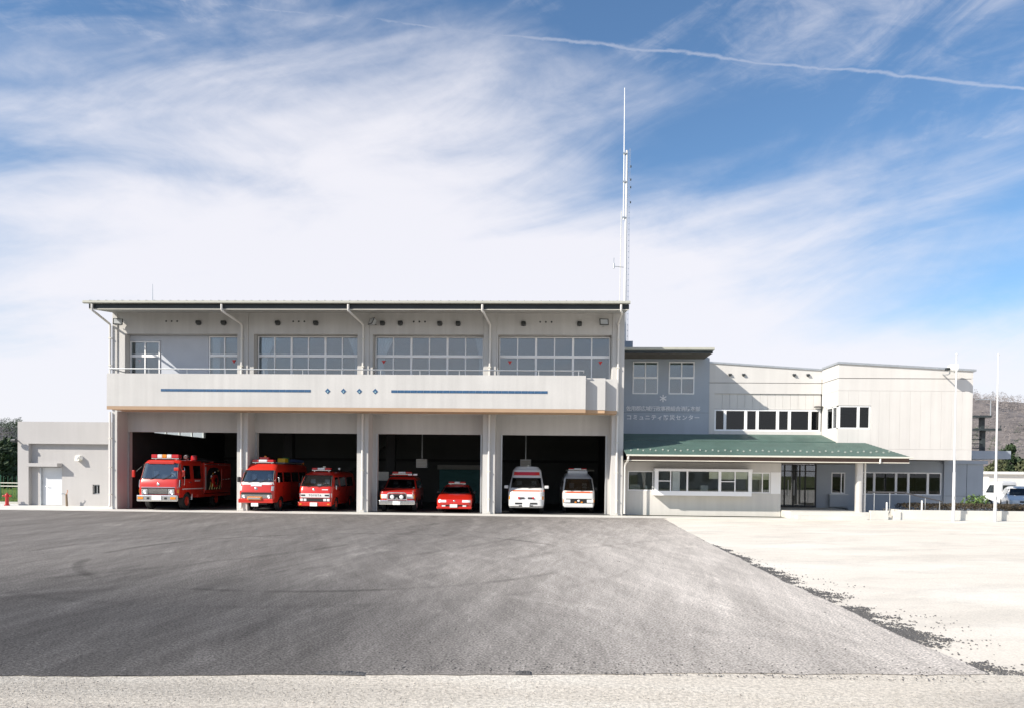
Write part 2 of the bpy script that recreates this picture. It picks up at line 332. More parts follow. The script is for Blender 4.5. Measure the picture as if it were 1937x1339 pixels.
m_field = ground_mat('earth and grass', dict(base=(.11, .13, .05), rough=1, bump=.8, bs=6, layers=[
    ((.20, .17, .10), .05, (1, 1, 1), 4, .48, .62, .8), ((.06, .10, .03), .6, (1, 1, 1), 5, .5, .7, .7)]))
def sheet(name, pts, z, m, sub=0):
    bm = bmesh.new(); vs = [bm.verts.new((x, y, z)) for x, y in pts]; bm.faces.new(vs); bmesh.ops.triangulate(bm, faces=bm.faces[:])
    me = bpy.data.meshes.new(name); bm.to_mesh(me); bm.free(); me.materials.append(m)
    if me.polygons and me.polygons[0].normal.z < 0: me.flip_normals()
    o = link(bpy.data.objects.new(name, me)); o['kind'] = 'structure'; return o
sheet('ground', [(-1500, -1500), (1500, -1500), (1500, 1500), (-1500, 1500)], -.03, m_field)
def edge_x(y):                                     # right-hand edge of the asphalt
    t = (y + 27) / 25.5
    return 4.50 + .27 * t + .95 * max(0, t - .25) ** 1.2 + .07 * noise.noise((0, y * .5, 3)) + .035 * noise.noise((0, y * 2.1, 9))
ys = [-26.98 + i * .14 for i in range(185)]
redge = [(edge_x(y), y) for y in ys if y < -1.55] + [(5.72, -1.5)]
fx = [-90 + i * 1.5 for i in range(50)] + [-15 + i * .16 for i in range(122)]
fedge = [(x, -27.36 + .085 * max(-9, min(9, x)) + .07 * noise.noise((x * .35, 1, 0)) + .05 * noise.noise((x * 1.7, 4, 0)) + .03 * noise.noise((x * 6.0, 7, 0))) for x in fx if x < redge[0][0] - .1]
sheet('gravel_lot', [(3.5, -27.2), (90, -27.2), (90, -1.0), (3.5, -1.0)], -.012, m_sand)
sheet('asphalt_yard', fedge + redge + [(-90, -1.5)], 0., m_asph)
sheet('road_edge', [(-120, -60), (120, -60), (120, -26.5)] + [(60 - i * .3, -27.27 + .085 * max(-9, min(9, 60 - i * .3)) + .06 * noise.noise((i * .16, 2, 0)) + .03 * noise.noise((i * .7, 5, 0))) for i in range(0, 260)] + [(-120, -28.0)], -.006, m_strip)
box('concrete_apron', -60, 5.75, -1.56, .0, -.2, .012, m_conc)['kind'] = 'structure'
box('concrete_apron', 5.75, 30, -1.2, .0, -.2, .010, m_conc)['kind'] = 'structure'
sheet('parking_lot', [(16, 0), (120, 0), (120, 60), (16, 60)], -.008, m_sand)
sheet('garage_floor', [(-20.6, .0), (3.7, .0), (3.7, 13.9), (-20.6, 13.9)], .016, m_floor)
sheet('path', [(-60, .0), (-20.8, .0), (-20.8, 3.6), (-60, 3.6)], .004, m_conc)

# loose stones that spilled over the edge of the asphalt
def stones(name, label, pts, m):
    mb = MB()
    for (x, y, z, r) in pts:
        k = [random.uniform(.6, 1.25) for _ in range(6)]; a = random.uniform(0, 6.3); ca, sa = math.cos(a), math.sin(a)
        q = [(r * k[0], 0, 0), (0, r * k[1], 0), (-r * k[2], 0, 0), (0, -r * k[3], 0), (r * .2, r * .1, r * .75 * k[4]), (0, 0, -r * .3)]
        q = [(x + px * ca - py * sa, y + px * sa + py * ca, z + pz) for px, py, pz in q]
        mb.add(q, [(0, 1, 4), (1, 2, 4), (2, 3, 4), (3, 0, 4), (1, 0, 5), (2, 1, 5), (3, 2, 5), (0, 3, 5)])
    o = mb.obj(name, m); return tag(o, label, 'gravel', kind='stuff')
m_stone = mat('dark chippings', (.085, .083, .082), .85, var=.45, scale=40)
m_peb = mat('pale pebbles', (.34, .31, .27), .9, var=.5, scale=30)
pts = []
def dens(y, d):
    # patches: a narrow ribbon at first, then ragged fans nearer the road
    n = noise.noise((y * 1.1 + d * .5, d * .9, 1.3)) * .75 + noise.noise((y * 3.1, d * 2.2, 8.1)) * .55 + noise.noise((y * 9, d * 7, 2.1)) * .35
    w = .05 + 1.0 * max(0, min(1, (-12.5 - y) / 9)) ** 1.1
    return n + .55 - 1.1 * (d / w)
while len(pts) < 8500:
    y = -27.0 + 16 * random.random() ** 1.2; d = random.random() ** 1.1 * 1.5; v = dens(y, d)
    if random.random() < max(0, min(1, (v - .05) * .9)) or (v > -.5 and random.random() < .005):
        pts.append((edge_x(y) + d - .03, y, -.008, random.uniform(.006, .019) * (1.3 if random.random() < .1 else 1)))
stones('loose_chippings', 'dark loose asphalt chippings spilled along the edge of the pale lot', pts, m_stone)
pts = []
for _ in range(7000):
    x = random.uniform(-6.5, 6.5); y = -27.25 + .085 * x - 1.6 * random.random()
    if noise.noise((x * .6, y * 1.4, 2)) + .25 * noise.noise((x * 3, y * 3, 2)) > -.12: pts.append((x, y, -.003, random.uniform(.003, .0075) * (1.6 if random.random() < .04 else 1)))
stones('roadside_grit', 'fine grey grit strewn over the dusty roadside strip', pts, m_peb)
pts = [(random.uniform(-14, 4.5), -27 + 24 * random.random() ** 2, .002, random.uniform(.006, .016)) for _ in range(500)]
pts += [(x_, y_, .003, random.uniform(.004, .013)) for x_, y_ in ((random.uniform(-1.5, 4.3), -27.30 + .5 * random.random() ** 2.5) for _ in range(500))]
stones('yard_grit', 'single small stones scattered over the asphalt yard', pts, m_stone)
for (x0, x1, y0, lab) in ((-2.18, -1.70, -27.48, 'long dark crumbling patch at the front edge of the asphalt'), (-.24, -.08, -27.33, 'short dark crumbling patch at the front edge of the asphalt')):
    bm = bmesh.new(); bmesh.ops.create_grid(bm, x_segments=40, y_segments=8, size=.5)
    for v in bm.verts:
        u, w = v.co.x * 2, v.co.y * 2; e = max(0, 1 - u ** 4) * max(0, 1 - w * w)
        v.co = ((x0 + x1) / 2 + (x1 - x0) / 2 * u, y0 + .055 * w, .001 + .030 * e * (.5 + .9 * abs(noise.noise((u * 9 + x0, w * 3, 0)))))
    me = bpy.data.meshes.new('asphalt_crumb'); bm.to_mesh(me); bm.free(); me.materials.append(m_stone)
    tag(link(bpy.data.objects.new('asphalt_patch', me)), lab, 'patch', 'crumbling asphalt patches')

# ------------------------------------------------------------------ the fire station: four garage bays, hall above
st = thing('fire_station', 'long two storey white fire station with four open garage bays and a full width balcony', 'building', (-8.5, 0, 0))
CX = [(-20.8, -20.55), (-14.66, -14.14), (-8.84, -8.29), (-2.82, -2.23), (3.24, 3.8)]
for a, b in CX: box('column', a, b, 0, .9, 0.012, 9.5, m_wall, st, .012)
# lintel wall over the doors, with the narrow jambs of the door frames
OPEN = [(-20.44, -14.86), (-14.03, -9.04), (-8.05, -3.0), (-1.95, 3.05)]
wall_x(st, 'lintel_wall', -20.8, 3.8, .9, 1.12, .0, 4.74, [(a, b, -.1, 3.8) for a, b in OPEN], m_wall)
for a, b in OPEN:
    for g0 in (a - .05, b): box('shutter_guide', g0, g0 + .05, .86, .898, 0.017, 3.8, m_steel, st)
    box('shutter_box', a + .03, b - .03, 1.15, 1.6, 3.84, 4.4, m_intd, st)
# upper wall: header, piers, dado
UO = [(-20.2, -14.68), (-13.88, -8.86), (-8.12, -2.84), (-2.14, 3.2)]
wall_x(st, 'upper_wall', -20.56, 3.78, .05, .5, 4.76, 9.72, [(a, b, 4.95, 8.46) for a, b in UO], m_wall)
box('dado_wall', -14.14, 3.24, .52, .68, 4.76, 5.9, m_wall, st)
box('dado_wall', -20.2, -14.68, .52, .68, 4.76, 5.2, m_wall, st)
box('recess_panel', -18.68, -16.3, .5, .66, 5.2, 8.45, mat('blue grey render', (.52, .55, .60), .8, var=.04, bump=.1), st)
box('recess_panel', -20.2, -18.68, .5, .66, 8.2, 8.45, MATS['blue grey render'], st)
win = []
zr = (7.5 - 5.9) / (8.44 - 5.9)
win.append(window(st, -20.18, -18.70, 5.2, 8.18, .46, (.5,), (.76,), mid=.13))
win.append(window(st, -16.28, -14.72, 5.2, 8.44, .5, (.5,), ((7.5 - 5.2) / 3.24,), mid=.13))
for a, b in UO[1:]: win.append(window(st, a + .02, b - .02, 5.9, 8.44, .5, [i / 6 for i in range(1, 6)], (zr,), mid=.13, thick=(1, 3), bar=.05))
m_red = mat('red marker', (.62, .03, .02), .5)
for k, x in ((0, -19.75), (1, -15.05), (3, -7.7), (4, -1.6), (4, 2.72)):
    w = win[k]; mb = MB().prism([(x - .1, 7.3), (x + .1, 7.3), (x, 7.13)], 'y', .525, .531); mb.obj('access_mark', m_red, w)
def curtain(w, x0, x1, z0, z1, Y, tie):
    mb = MB(); n = 26; rows = 12; vs = []
    for j in range(rows + 1):
        t = j / rows
        pull = tie * math.sin(min(1, t / .55) * math.pi / 2) if t < .55 else tie * (1 - .35 * (t - .55) / .45)
        for i in range(n + 1):
            u = i / n; x = x0 + (x1 - x0) * u * (1 - pull) if tie > 0 else x0 + (x1 - x0) * u
            if x1 < x0: pass
            vs.append((x, Y + .035 * math.sin(u * 34) , z1 + (z0 - z1) * t))
    mb.add(vs, [(j * (n + 1) + i, j * (n + 1) + i + 1, (j + 1) * (n + 1) + i + 1, (j + 1) * (n + 1) + i) for j in range(rows) for i in range(n)])
    mb.obj('curtain', m_curtain, w)
curtain(win[1], -16.2, -15.8, 5.4, 8.4, .72, .1)
curtain(win[2], -13.85, -12.95, 5.9, 8.4, .72, .6); curtain(win[2], -8.88, -9.5, 5.9, 8.4, .72, .6)
curtain(win[3], -8.08, -7.2, 5.9, 8.4, .72, .6); curtain(win[3], -2.86, -3.3, 5.9, 8.4, .72, .5)
# shell
wall_y(st, 'side_wall', -20.78, -20.6, .92, 14, 0, 10.0, [(3.4, 9.3, 3.86, 4.5)], m_wall)
wl = MB(); 
for k in range(5): y = 3.4 + k * 5.9 / 4; wl.box(-20.74, -20.66, y - .05, y + .05, 3.9, 4.46)
wl.box(-20.74, -20.66, 3.4, 9.3, 3.86, 3.9).box(-20.74, -20.66, 3.4, 9.3, 4.46, 4.5); wl = wl.obj('clerestory_window', m_frame, st)
for k in range(4): y = 3.4 + k * 5.9 / 4; box('pane', -20.705, -20.697, y + .05, y + 1.425, 3.9, 4.46, g_room, wl)
box('side_wall', 3.6, 3.78, .92, 14, 0, 10.0, m_wall, st); box('rear_wall', -20.6, 3.6, 13.8, 14, 0, 11.8, m_wall, st)
MB().prism([(.5, 9.9), (14, 9.9), (14, 11.75), (.5, 9.75)], 'x', -20.77, -20.62).obj('gable', m_wall, st)
MB().prism([(.5, 9.9), (14, 9.9), (14, 11.75), (.5, 9.75)], 'x', 3.61, 3.77).obj('gable', m_wall, st)
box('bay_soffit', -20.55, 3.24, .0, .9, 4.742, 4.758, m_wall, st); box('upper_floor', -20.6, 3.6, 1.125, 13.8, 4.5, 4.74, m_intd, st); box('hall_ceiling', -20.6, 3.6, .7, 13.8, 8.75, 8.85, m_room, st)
box('hall_wall', -20.58, 3.58, 7.5, 7.6, 4.74, 8.75, m_room, st)
# roof
def zr_(y): return 9.58 + .15 * (y + 1.8)
mb = MB(); mb.hexa([(-20.95, -1.8, zr_(-1.8) - .1), (3.78, -1.8, zr_(-1.8) - .1), (3.78, 14.2, zr_(14.2) - .1), (-20.95, 14.2, zr_(14.2) - .1),
          (-20.95, -1.8, zr_(-1.8)), (3.78, -1.8, zr_(-1.8)), (3.78, 14.2, zr_(14.2)), (-20.95, 14.2, zr_(14.2))])
roof = mb.obj('roof', m_roof, st)
for k in range(66):
    x = -20.75 + k * .375
    mb = MB().hexa([(x - .03, -1.86, zr_(-1.86) + .002), (x + .03, -1.86, zr_(-1.86) + .002), (x + .03, 14.2, zr_(14.2) + .002), (x - .03, 14.2, zr_(14.2) + .002),
                    (x - .012, -1.86, zr_(-1.86) + .055), (x + .012, -1.86, zr_(-1.86) + .055), (x + .012, 14.2, zr_(14.2) + .055), (x - .012, 14.2, zr_(14.2) + .055)])
    if k == 0: rib = mb.obj('roof_seam', m_roof, roof); rib_me = rib.data
    else: link(bpy.data.objects.new('roof_seam', rib_me), roof, (k * .375, 0, 0))
mb = MB().prism([(-1.95, 9.49), (-1.93, 9.465), (-1.83, 9.465), (-1.81, 9.49), (-1.81, 9.575), (-1.83, 9.575), (-1.84, 9.5), (-1.93, 9.5), (-1.93, 9.585), (-1.95, 9.585)], 'x', -21.02, 3.82)
mb.obj('gutter', m_gut, st)
box('fascia', -20.82, 3.78, -1.78, -1.74, 9.24, 9.46, m_dark, st)
mb = MB().hexa([(-20.8, -1.74, 9.24), (3.76, -1.74, 9.24), (3.76, .05, 9.46), (-20.8, .05, 9.46), (-20.8, -1.74, 9.27), (3.76, -1.74, 9.27), (3.76, .05, 9.49), (-20.8, .05, 9.49)]); mb.obj('soffit', mat('grey soffit', (.42, .42, .40), .8), st)
box('soffit_trim', -20.8, 3.77, -1.80, -1.735, 9.215, 9.238, m_trim, st)
# downpipes: from the gutter back to the columns, then down
def pipe(x_top, x_col, r=.05, low=True):
    pts = [(x_top, -1.87, 9.44), (x_top, -1.87, 9.24), (x_top, -1.84, 9.16), (x_top + .06, -1.76, 9.10), (x_col - .03, -.18, 8.93), (x_col, -.10, 8.88), (x_col, -.07, 8.8), (x_col, -.07, 4.86)]
    MB().tube(pts, r).obj('downpipe', m_pipe, st, 40)
    if low: MB().tube([(x_col, -.07, 4.7), (x_col, -.07, .25), (x_col, -.12, .12)], r).obj('downpipe', m_pipe, st, 40)
    for z in (8.2, 6.9, 3.4, 2.0, .7): box('pipe_clip', x_col - .07, x_col + .07, -.125, .0, z, z + .04, m_trim, st)
pipe(-20.62, -20.86)
for xt, xc in ((-14.6, -14.42), (-8.8, -8.56), (-2.75, -2.52), (3.42, 3.5)): pipe(xt, xc)
# balcony
bal = MB().box(-20.15, 1.92, -1.5, -1.36, 4.86, 6.36).obj('balcony', m_wall, st)
box('balcony_step', 1.922, 2.83, -1.14, -1.0, 4.86, 6.3, m_wall, st); box('balcony_step', 2.832, 3.42, -.78, -.64, 4.86, 6.3, m_wall, st)
box('balcony_return', 1.78, 1.918, -1.36, -.1, 4.86, 6.34, m_wall, st); box('balcony_return', 2.7, 2.828, -1.0, -.1, 4.86, 6.28, m_wall, st); box('balcony_return', 3.3, 3.418, -.64, -.02, 4.86, 6.28, m_wall, st)
box('balcony_return', -20.149, -20.01, -1.36, -.02, 4.86, 6.34, m_wall, st)
MB().prism([(-20.13, -1.48), (1.90, -1.48), (1.90, -1.12), (2.81, -1.12), (2.81, -.76), (3.40, -.76), (3.40, -.01), (-20.13, -.01)], 'z', 4.72, 4.858).obj('balcony_slab', m_soffit, st)
box('balcony_drip', -20.15, 1.92, -1.502, -1.44, 4.70, 4.857, mat('drip edge', (.40, .27, .17), .7), st)
for a, b in ((-17.6, -10.6), (-6.9, .21)): 
    n = 24; w = (b - a) / n
    for k in range(n): box('stripe_tile', a + k * w + .006, a + (k + 1) * w - .006, -1.512, -1.498, 5.545, 5.66, m_blue, bal)
for x in (-9.82, -9.09, -8.36, -7.63):
    dm = MB().prism([(x - .125, 5.6), (x, 5.475), (x + .125, 5.6), (x, 5.725)], 'y', -1.514, -1.498).obj('diamond_tile', m_blue, bal)
    MB().prism([(x - .04, 5.575), (x, 5.535), (x + .04, 5.575), (x, 5.615)], 'y', -1.518, -1.5135).obj('diamond_centre', mat('pale tile', (.30, .48, .5), .4), dm)
rail = MB().tube([(-20.08, -.1, 6.58), (-20.08, -1.43, 6.58), (1.85, -1.43, 6.58), (1.85, -1.0, 6.56)], .025)
for k in range(13): rail.cyl((-20.0 + k * 1.8, -1.43, 6.36), (-20.0 + k * 1.8, -1.43, 6.57), .016, n=8)
rail.obj('handrail', m_steel, st, 40)
# fittings under the eave
mv = mat('vent metal', (.06, .065, .065), .45, metal=.3)
for x, z in ((-16.55, 8.98), (-15.33, 8.98), (-12.7, 8.98), (-10.86, 8.98), (-7.65, 8.98), (-6.8, 8.98), (-4.92, 8.97), (-4.05, 8.97), (-.95, 8.97), (1.68, 8.97)):
    mb = MB().lathe([(.0, -.13), (.10, -.12), (.12, -.04), (.12, .0)], (x, .05, z), 'y', 16); mb.prism([(-.14, z - .02), (.02, z - .11), (.02, z + .10), (-.10, z + .09)], 'x', x - .10, x + .10)
    mb.obj('wall_vent', mv, st, 40)
for x in (-17.9, -11.7, -5.9, .1):
    for k in range(3): MB().lathe([(.0, -.02), (.035, -.02), (.045, .0)], (x + (k - 1) * .27, .05, 9.06), 'y', 10).obj('vent_hole', mv, st)
def flood(x, z, turn):
    f = thing('flood', None, None); f.parent = st; f.name = 'floodlight'; f.location = Vector((x, -.28, z)) - org(st); f.rotation_euler = (R(-25), 0, turn)
    MB().hexa([(-.19, -.02, -.15), (.19, -.02, -.15), (.13, .16, -.09), (-.13, .16, -.09), (-.19, -.02, .15), (.19, -.02, .15), (.13, .16, .09), (-.13, .16, .09)]).obj('lamp_housing', m_steel, f, world=False)
    MB().box(-.21, .21, -.04, -.018, -.17, .17).obj('lamp_bezel', mv, f, world=False)
    MB().box(-.17, .17, -.047, -.041, -.13, .13).obj('lamp_glass', mat('lamp glass', (.55, .58, .6), .15, var=.05), f, world=False)
    MB().tube([(0, .16, -.05), (0, .28, -.02)], .02).obj('lamp_arm', mv, f, world=False)
flood(-20.35, 8.95, R(25)); flood(-8.1, 9.0, R(-50)); flood(2.8, 8.98, R(5))
# inside the garage
wall_y(st, 'shade_lining', -20.598, -20.56, 1.14, 12.0, .02, 4.49, [(3.4, 9.3, 3.86, 4.48)], m_intd); box('shade_lining', 3.56, 3.598, 1.14, 12.0, .02, 4.49, m_intd, st)  # dark boards added over the inner side walls to deepen the shade
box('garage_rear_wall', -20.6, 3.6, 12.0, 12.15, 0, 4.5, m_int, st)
box('wall_beam', -20.58, 3.58, 11.86, 11.998, 2.62, 2.78, m_intd, st)
sh = MB()
for k in range(24): z = .02 + k * .088; sh.prism([(11.90, z), (11.88, z + .044), (11.90, z + .086)], 'x', -6.55, -3.98)
sh.box(-6.55, -3.98, 11.9, 11.95, .02, 2.13); sh.obj('roller_shutter', m_teal, st)
box('shutter_hood', -6.65, -3.9, 11.62, 11.9, 2.14, 2.42, mat('shutter hood', (.40, .40, .36), .6), st)
box('rear_door', 1.6, 3.2, 11.92, 11.998, 0.02, 2.1, m_intd, st); box('door_lintel', 1.5, 3.3, 11.9, 11.997, 2.1, 2.2, m_trim, st)
for x, y, z, w, h in ((-6.9, 7.0, 2.2, .62, .5), (-.95, 7.4, 2.2, .62, .55)):
    hb = box('unit_heater', x - w / 2, x + w / 2, y, y + .4, z, z + h, m_white, st, .02)
    for k in range(5): box('heater_louvre', x - w / 2 + .04, x + w / 2 - .04, y - .012, y - .002, z + .06 + k * .085, z + .11 + k * .085, m_trim, hb)
    box('hanger', x - .02, x + .02, y + .18, y + .22, z + h, 4.5, m_steel, hb)
box('wall_cabinet', -9.3, -8.62, 6.2, 6.6, 1.45, 1.95, m_trim, st, .02); box('cabinet_stand', -9.25, -8.67, 6.25, 6.55, .02, 1.45, m_intd, st)
for x, y in ((-6.3, 4.5), (-.4, 4.5), (-12, 4.5), (-17, 4.5)): box('strip_light', x - .6, x + .6, y, y + .2, 4.3, 4.4, m_trim, st)
stair = MB()
for k in range(12): stair.box(-12.2 + k * .26, -11.92 + k * .26, 10.2, 11.4, 1.9 + k * .19, 1.95 + k * .19)
stair.hexa([(-12.25, 10.15, 1.72), (-9.0, 10.15, 4.1), (-9.0, 10.2, 4.1), (-12.25, 10.2, 1.72), (-12.25, 10.15, 2.0), (-9.0, 10.15, 4.38), (-9.0, 10.2, 4.38), (-12.25, 10.2, 2.0)])
stair.obj('inner_stair', m_int, st)
box('landing', -13.4, -12.25, 10.15, 11.4, 1.7, 1.8, m_int, st)
for x in (-14.4, -8.56, -2.52): box('inner_column', x - .25, x + .25, 6.3, 6.8, .02, 4.5, m_intd, st)
# lightning rod on the roof
tag(MB().cyl((-20.45, 3.0, 10.3), (-20.45, 3.0, 11.6), .025, .012, 8).obj('lightning_rod', m_steel), 'thin grey lightning rod above the station roof, at its corner over the annex', 'rod')

# ------------------------------------------------------------------ low annex beside the station
ax = thing('annex_building', 'low flat roofed annex with a recessed white door, built against the station', 'building', (-24, 2.4, 0))
box('parapet_wall', -27.28, -20.82, 2.4, 2.9, 3.22, 4.36, m_wallg, ax); box('pier', -27.279, -26.7, 2.401, 2.63, 0, 3.218, m_wallg, ax)
box('pier', -22.46, -20.82, 2.401, 2.63, 0, 3.218, m_wallg, ax)
wall_x(ax, 'rear_recess_wall', -26.7, -22.46, 2.63, 2.9, 0, 3.22, [(-26.2, -25.07, -.1, 2.0), (-23.43, -23.05, .62, 1.12)], m_wallg)
box('annex_block', -27.27, -20.82, 2.92, 3.2, 0.05, 4.0, m_wallg, ax)
dr = box('door', -26.19, -25.08, 2.74, 2.79, .02, 1.99, mat('door enamel', (.60, .62, .64), .4), ax); 
MB().tube([(-25.95, 2.74, 1.0), (-25.95, 2.68, 1.0), (-25.82, 2.67, 1.0)], .014, 6).obj('door_handle', m_steel, dr)
box('door_frame', -26.25, -26.19, 2.62, 2.86, 0, 2.0, m_steel, ax)
box('door_canopy', -26.699, -25.05, 2.22, 2.629, 2.03, 2.21, m_wallg, ax, .006)
cw = window(ax, -23.42, -23.06, .63, 1.11, 2.72, (.5,), (), m=m_steel, g=g_dark, bar=.03)
lm = MB().lathe([(.0, -.3), (.06, -.29), (.12, -.22), (.15, -.1), (.16, .0)], (-24.1, 2.63, 2.5), 'y', 18).obj('wall_hood', m_white, ax, 40)
MB().prism([(2.35, 2.35), (2.63, 2.35), (2.63, 2.62), (2.41, 2.62)], 'x', -24.22, -23.98).obj('hood_cowl', m_trim, ax)
eye = MB().tube([(-27.25, 2.4, 3.36), (-27.25, 2.22, 3.36)], .03).lathe([(.0, -.18), (.07, -.17), (.1, -.1), (.11, .1), (.0, .12)], (-27.25, 2.12, 3.36), 'x', 14).obj('corner_lamp', m_dark, ax, 40)
tap = thing('standpipe', 'small brown garden standpipe with a tap beside the annex door', 'tap', (-24.55, 2.25, 0))
MB().cyl((-24.55, 2.25, 0), (-24.58, 2.25, .62), .06, .05, 10).obj('post', mat('brown post', (.20, .15, .10), .7), tap, 40)
MB().tube([(-24.58, 2.25, .58), (-24.7, 2.18, .66), (-24.78, 2.15, .63)], .025).obj('spout', m_steel, tap, 40)
MB().tube([(-24.56, 2.22, .6), (-24.47, 2.2, .78), (-24.5, 2.2, .84)], .018).obj('hose_end', mat('orange hose', (.5, .2, .08), .6), tap, 40)
hy = thing('fire_hydrant', 'short red fire hydrant standing at the outer corner of the annex', 'hydrant', (-27.55, 2.0, 0))
m_hyd = mat('hydrant red', (.42, .02, .018), .4)
MB().lathe([(.0, 0), (.13, 0), (.13, .05), (.085, .07), (.075, .44), (.10, .46), (.10, .56), (.085, .59), (.04, .63), (.0, .64)], (-27.55, 2.0, 0), 'z', 16).obj('barrel', m_hyd, hy, 40)
for s in (-1, 1): MB().lathe([(.0, s * .21), (.05, s * .21), (.055, s * .17), (.04, s * .15), (.035, s * .07)], (-27.55, 2.0, .50), 'x', 12).obj('nozzle', m_hyd, hy, 40)
MB().cyl((-27.55, 2, .63), (-27.55, 2, .68), .025, n=6).obj('cap_nut', m_hyd, hy)

# ------------------------------------------------------------------ office wing
of = thing('office_building', 'white and grey two storey office building with a green sloping porch roof, beside the garages', 'building', (12, 2, 0))
# ground floor front under the porch roof
wall_x(of, 'front_wall', 3.84, 11.36, .7, .9, .01, 2.56, [(4.12, 5.33, 1.18, 2.12), (5.34, 9.83, 1.0, 2.2), (9.9, 10.86, 1.12, 2.1)], m_wall2)
w1 = window(of, 4.12, 5.33, 1.18, 2.12, .72, (), (), g=g_room, bar=.045)
w3 = window(of, 9.9, 10.86, 1.12, 2.1, .72, (.62,), (), g=g_room, bar=.045)
box('white_panel', 10.88, 11.34, .685, .699, 1.1, 2.12, m_frame, of)
# bay window
bay = MB().box(5.3, 9.86, .13, .71, 2.12, 2.24).box(5.32, 9.84, .17, .71, .98, 1.19).obj('bay_window', m_frame, of)
def px(x): return 5.32 + (x - 1238) / 182 * 4.52
posts = [(1238, 1245), (1298, 1301), (1358, 1363), (1414, 1420.5)]
for a, b in posts: box('post', px(a), px(b), .19, .27, 1.19, 2.12, m_frame, bay)
for a, b in ((1245, 1267), (1269, 1298), (1301, 1358), (1363, 1388), (1390, 1414)): box('pane', px(a), px(b), .225, .233, 1.19, 2.12, g_room, bay)
for a in (1267, 1388): box('post', px(a), px(a + 2), .20, .25, 1.19, 2.12, m_frame, bay)
for a, b in ((1245, 1267), (1363, 1388)): box('bar', px(a), px(b), .202, .222, 1.64, 1.68, m_frame, bay)
for x in (5.34, 9.80): box('side_pane', x, x + .01, .28, .69, 1.19, 2.12, g_room, bay)
box('curtain', px(1272), px(1286), .30, .35, 1.2, 2.11, m_curtain, bay)
for a, b, z in ((1341, 1358, 1.78), (1363, 1388, 1.76), (1390, 1413, 1.78)): box('roller_blind', px(a), px(b), .28, .295, z, 2.11, m_cream, bay)
box('roller_blind', 9.94, 10.82, .81, .825, 1.76, 2.07, m_cream, w3)
# office behind it
box('office_floor', 3.9, 11.2, .92, 3.9, .3, .36, m_room, of); box('office_rear_wall', 3.9, 11.2, 3.75, 3.85, .3, 2.6, m_room, of)
box('office_ceiling', 3.86, 11.2, .92, 3.9, 2.5, 2.56, m_room, of)
def desk(x, y, lab, tall=0):
    d = thing('office_desk', lab, 'desk', (x, y, .36), 0, 'desks behind the office windows')
    MB().box(x - .6, x + .6, y - .35, y + .35, 1.0, 1.04).obj('desktop', m_white, d)
    for s in (-1, 1): MB().box(x + s * .58 - .02, x + s * .58 + .02, y - .33, y + .33, .36, 1.0).obj('leg_panel', m_trim, d)
    return d
desk(4.75, 1.7, 'white desk behind the small square window next to the garages'); desk(7.9, 1.5, 'white desk behind the wide middle pane of the bay window')
def monitor(x, y, lab, w=.36):
    d = thing('computer_monitor', lab, 'monitor', (x, y, 1.04), 0, 'monitors on the office desks'); mm = mat('beige plastic', (.62, .62, .60), .6)
    MB().hexa([(x - w / 2, y - .17, 1.10), (x + w / 2, y - .17, 1.10), (x + w / 2 - .06, y + .17, 1.13), (x - w / 2 + .06, y + .17, 1.13), (x - w / 2, y - .17, 1.46), (x + w / 2, y - .17, 1.46), (x + w / 2 - .06, y + .17, 1.4), (x - w / 2 + .06, y + .17, 1.4)]).obj('case', mm, d)
    MB().cyl((x, y, 1.04), (x, y, 1.11), .12, .08, 12).obj('foot', mm, d)
monitor(7.85, 1.35, 'boxy grey monitor seen from behind in the middle of the bay window'); monitor(4.55, 1.6, 'boxy pale monitor in the small window next to the garages', .5)
vs = thing('flower_vase', 'white vase on the sill of the small window next to the garages', 'vase', (5.1, 1.25, 1.04))
MB().lathe([(.0, 1.04), (.08, 1.04), (.11, 1.14), (.09, 1.26), (.05, 1.34), (.06, 1.42), (.055, 1.42), (.0, 1.3)], (5.1, 1.5, 0), 'z', 14).obj('body', m_white, vs, 40)
# porch roof: courses of green sheet, each its own piece
E0, ZE, SL = -1.15, 2.865, .235
def ztop(y): return ZE + SL * (y - E0)
NC = 22; ytop = 4.12
for k in range(NC):
    y0 = E0 + (ytop - E0) * k / NC; y1 = E0 + (ytop - E0) * (k + 1) / NC + .03
    def xr(y): return 16.42 + (15.82 - 16.42) * (min(y, 2.05) - E0) / (2.05 - E0) if y <= 2.06 else 14.47
    xl = 3.82; a, b = xr(y0), xr(min(y1, 2.05) if y0 < 2.05 else y1)
    if y0 < 2.03 < y1: y1 = 2.04
    mb = MB().hexa([(xl, y0, ztop(y0) - .05), (a, y0, ztop(y0) - .05), (b, y1, ztop(y1) - .05), (xl, y1, ztop(y1) - .05),
                    (xl, y0, ztop(y0) + .012), (a, y0, ztop(y0) + .012), (b, y1, ztop(y1) - .004), (xl, y1, ztop(y1) - .004)])
    mb.obj('roof_course', m_green, of)
gme = None
for k in range(21):
    for s in (0, 1):
        x = 4.1 + k * .575 + s * .36; y = -.42 + s * .22; z = ztop(y)
        if x > 16.0: continue
        if gme is None: gme = MB().prism([(-.05, 0), (.05, 0), (.02, .07), (-.02, .07)], 'x', -.03, .03).mesh('snow_guard', mat('pale snow guard', (.30, .33, .29), .4))
        link(bpy.data.objects.new('snow_guard', gme), of, Vector((x, y, z)) - org(of))
MB().prism([(-1.28, 2.80), (-1.25, 2.785), (-1.17, 2.785), (-1.155, 2.80), (-1.155, 2.86), (-1.28, 2.86)], 'x', 3.82, 16.52).obj('gutter', m_trim, of)
box('fascia', 3.83, 16.4, -1.15, -1.11, 2.61, 2.80, m_brown, of); box('fascia_trim', 3.83, 16.41, -1.165, -1.09, 2.575, 2.608, m_trim, of)
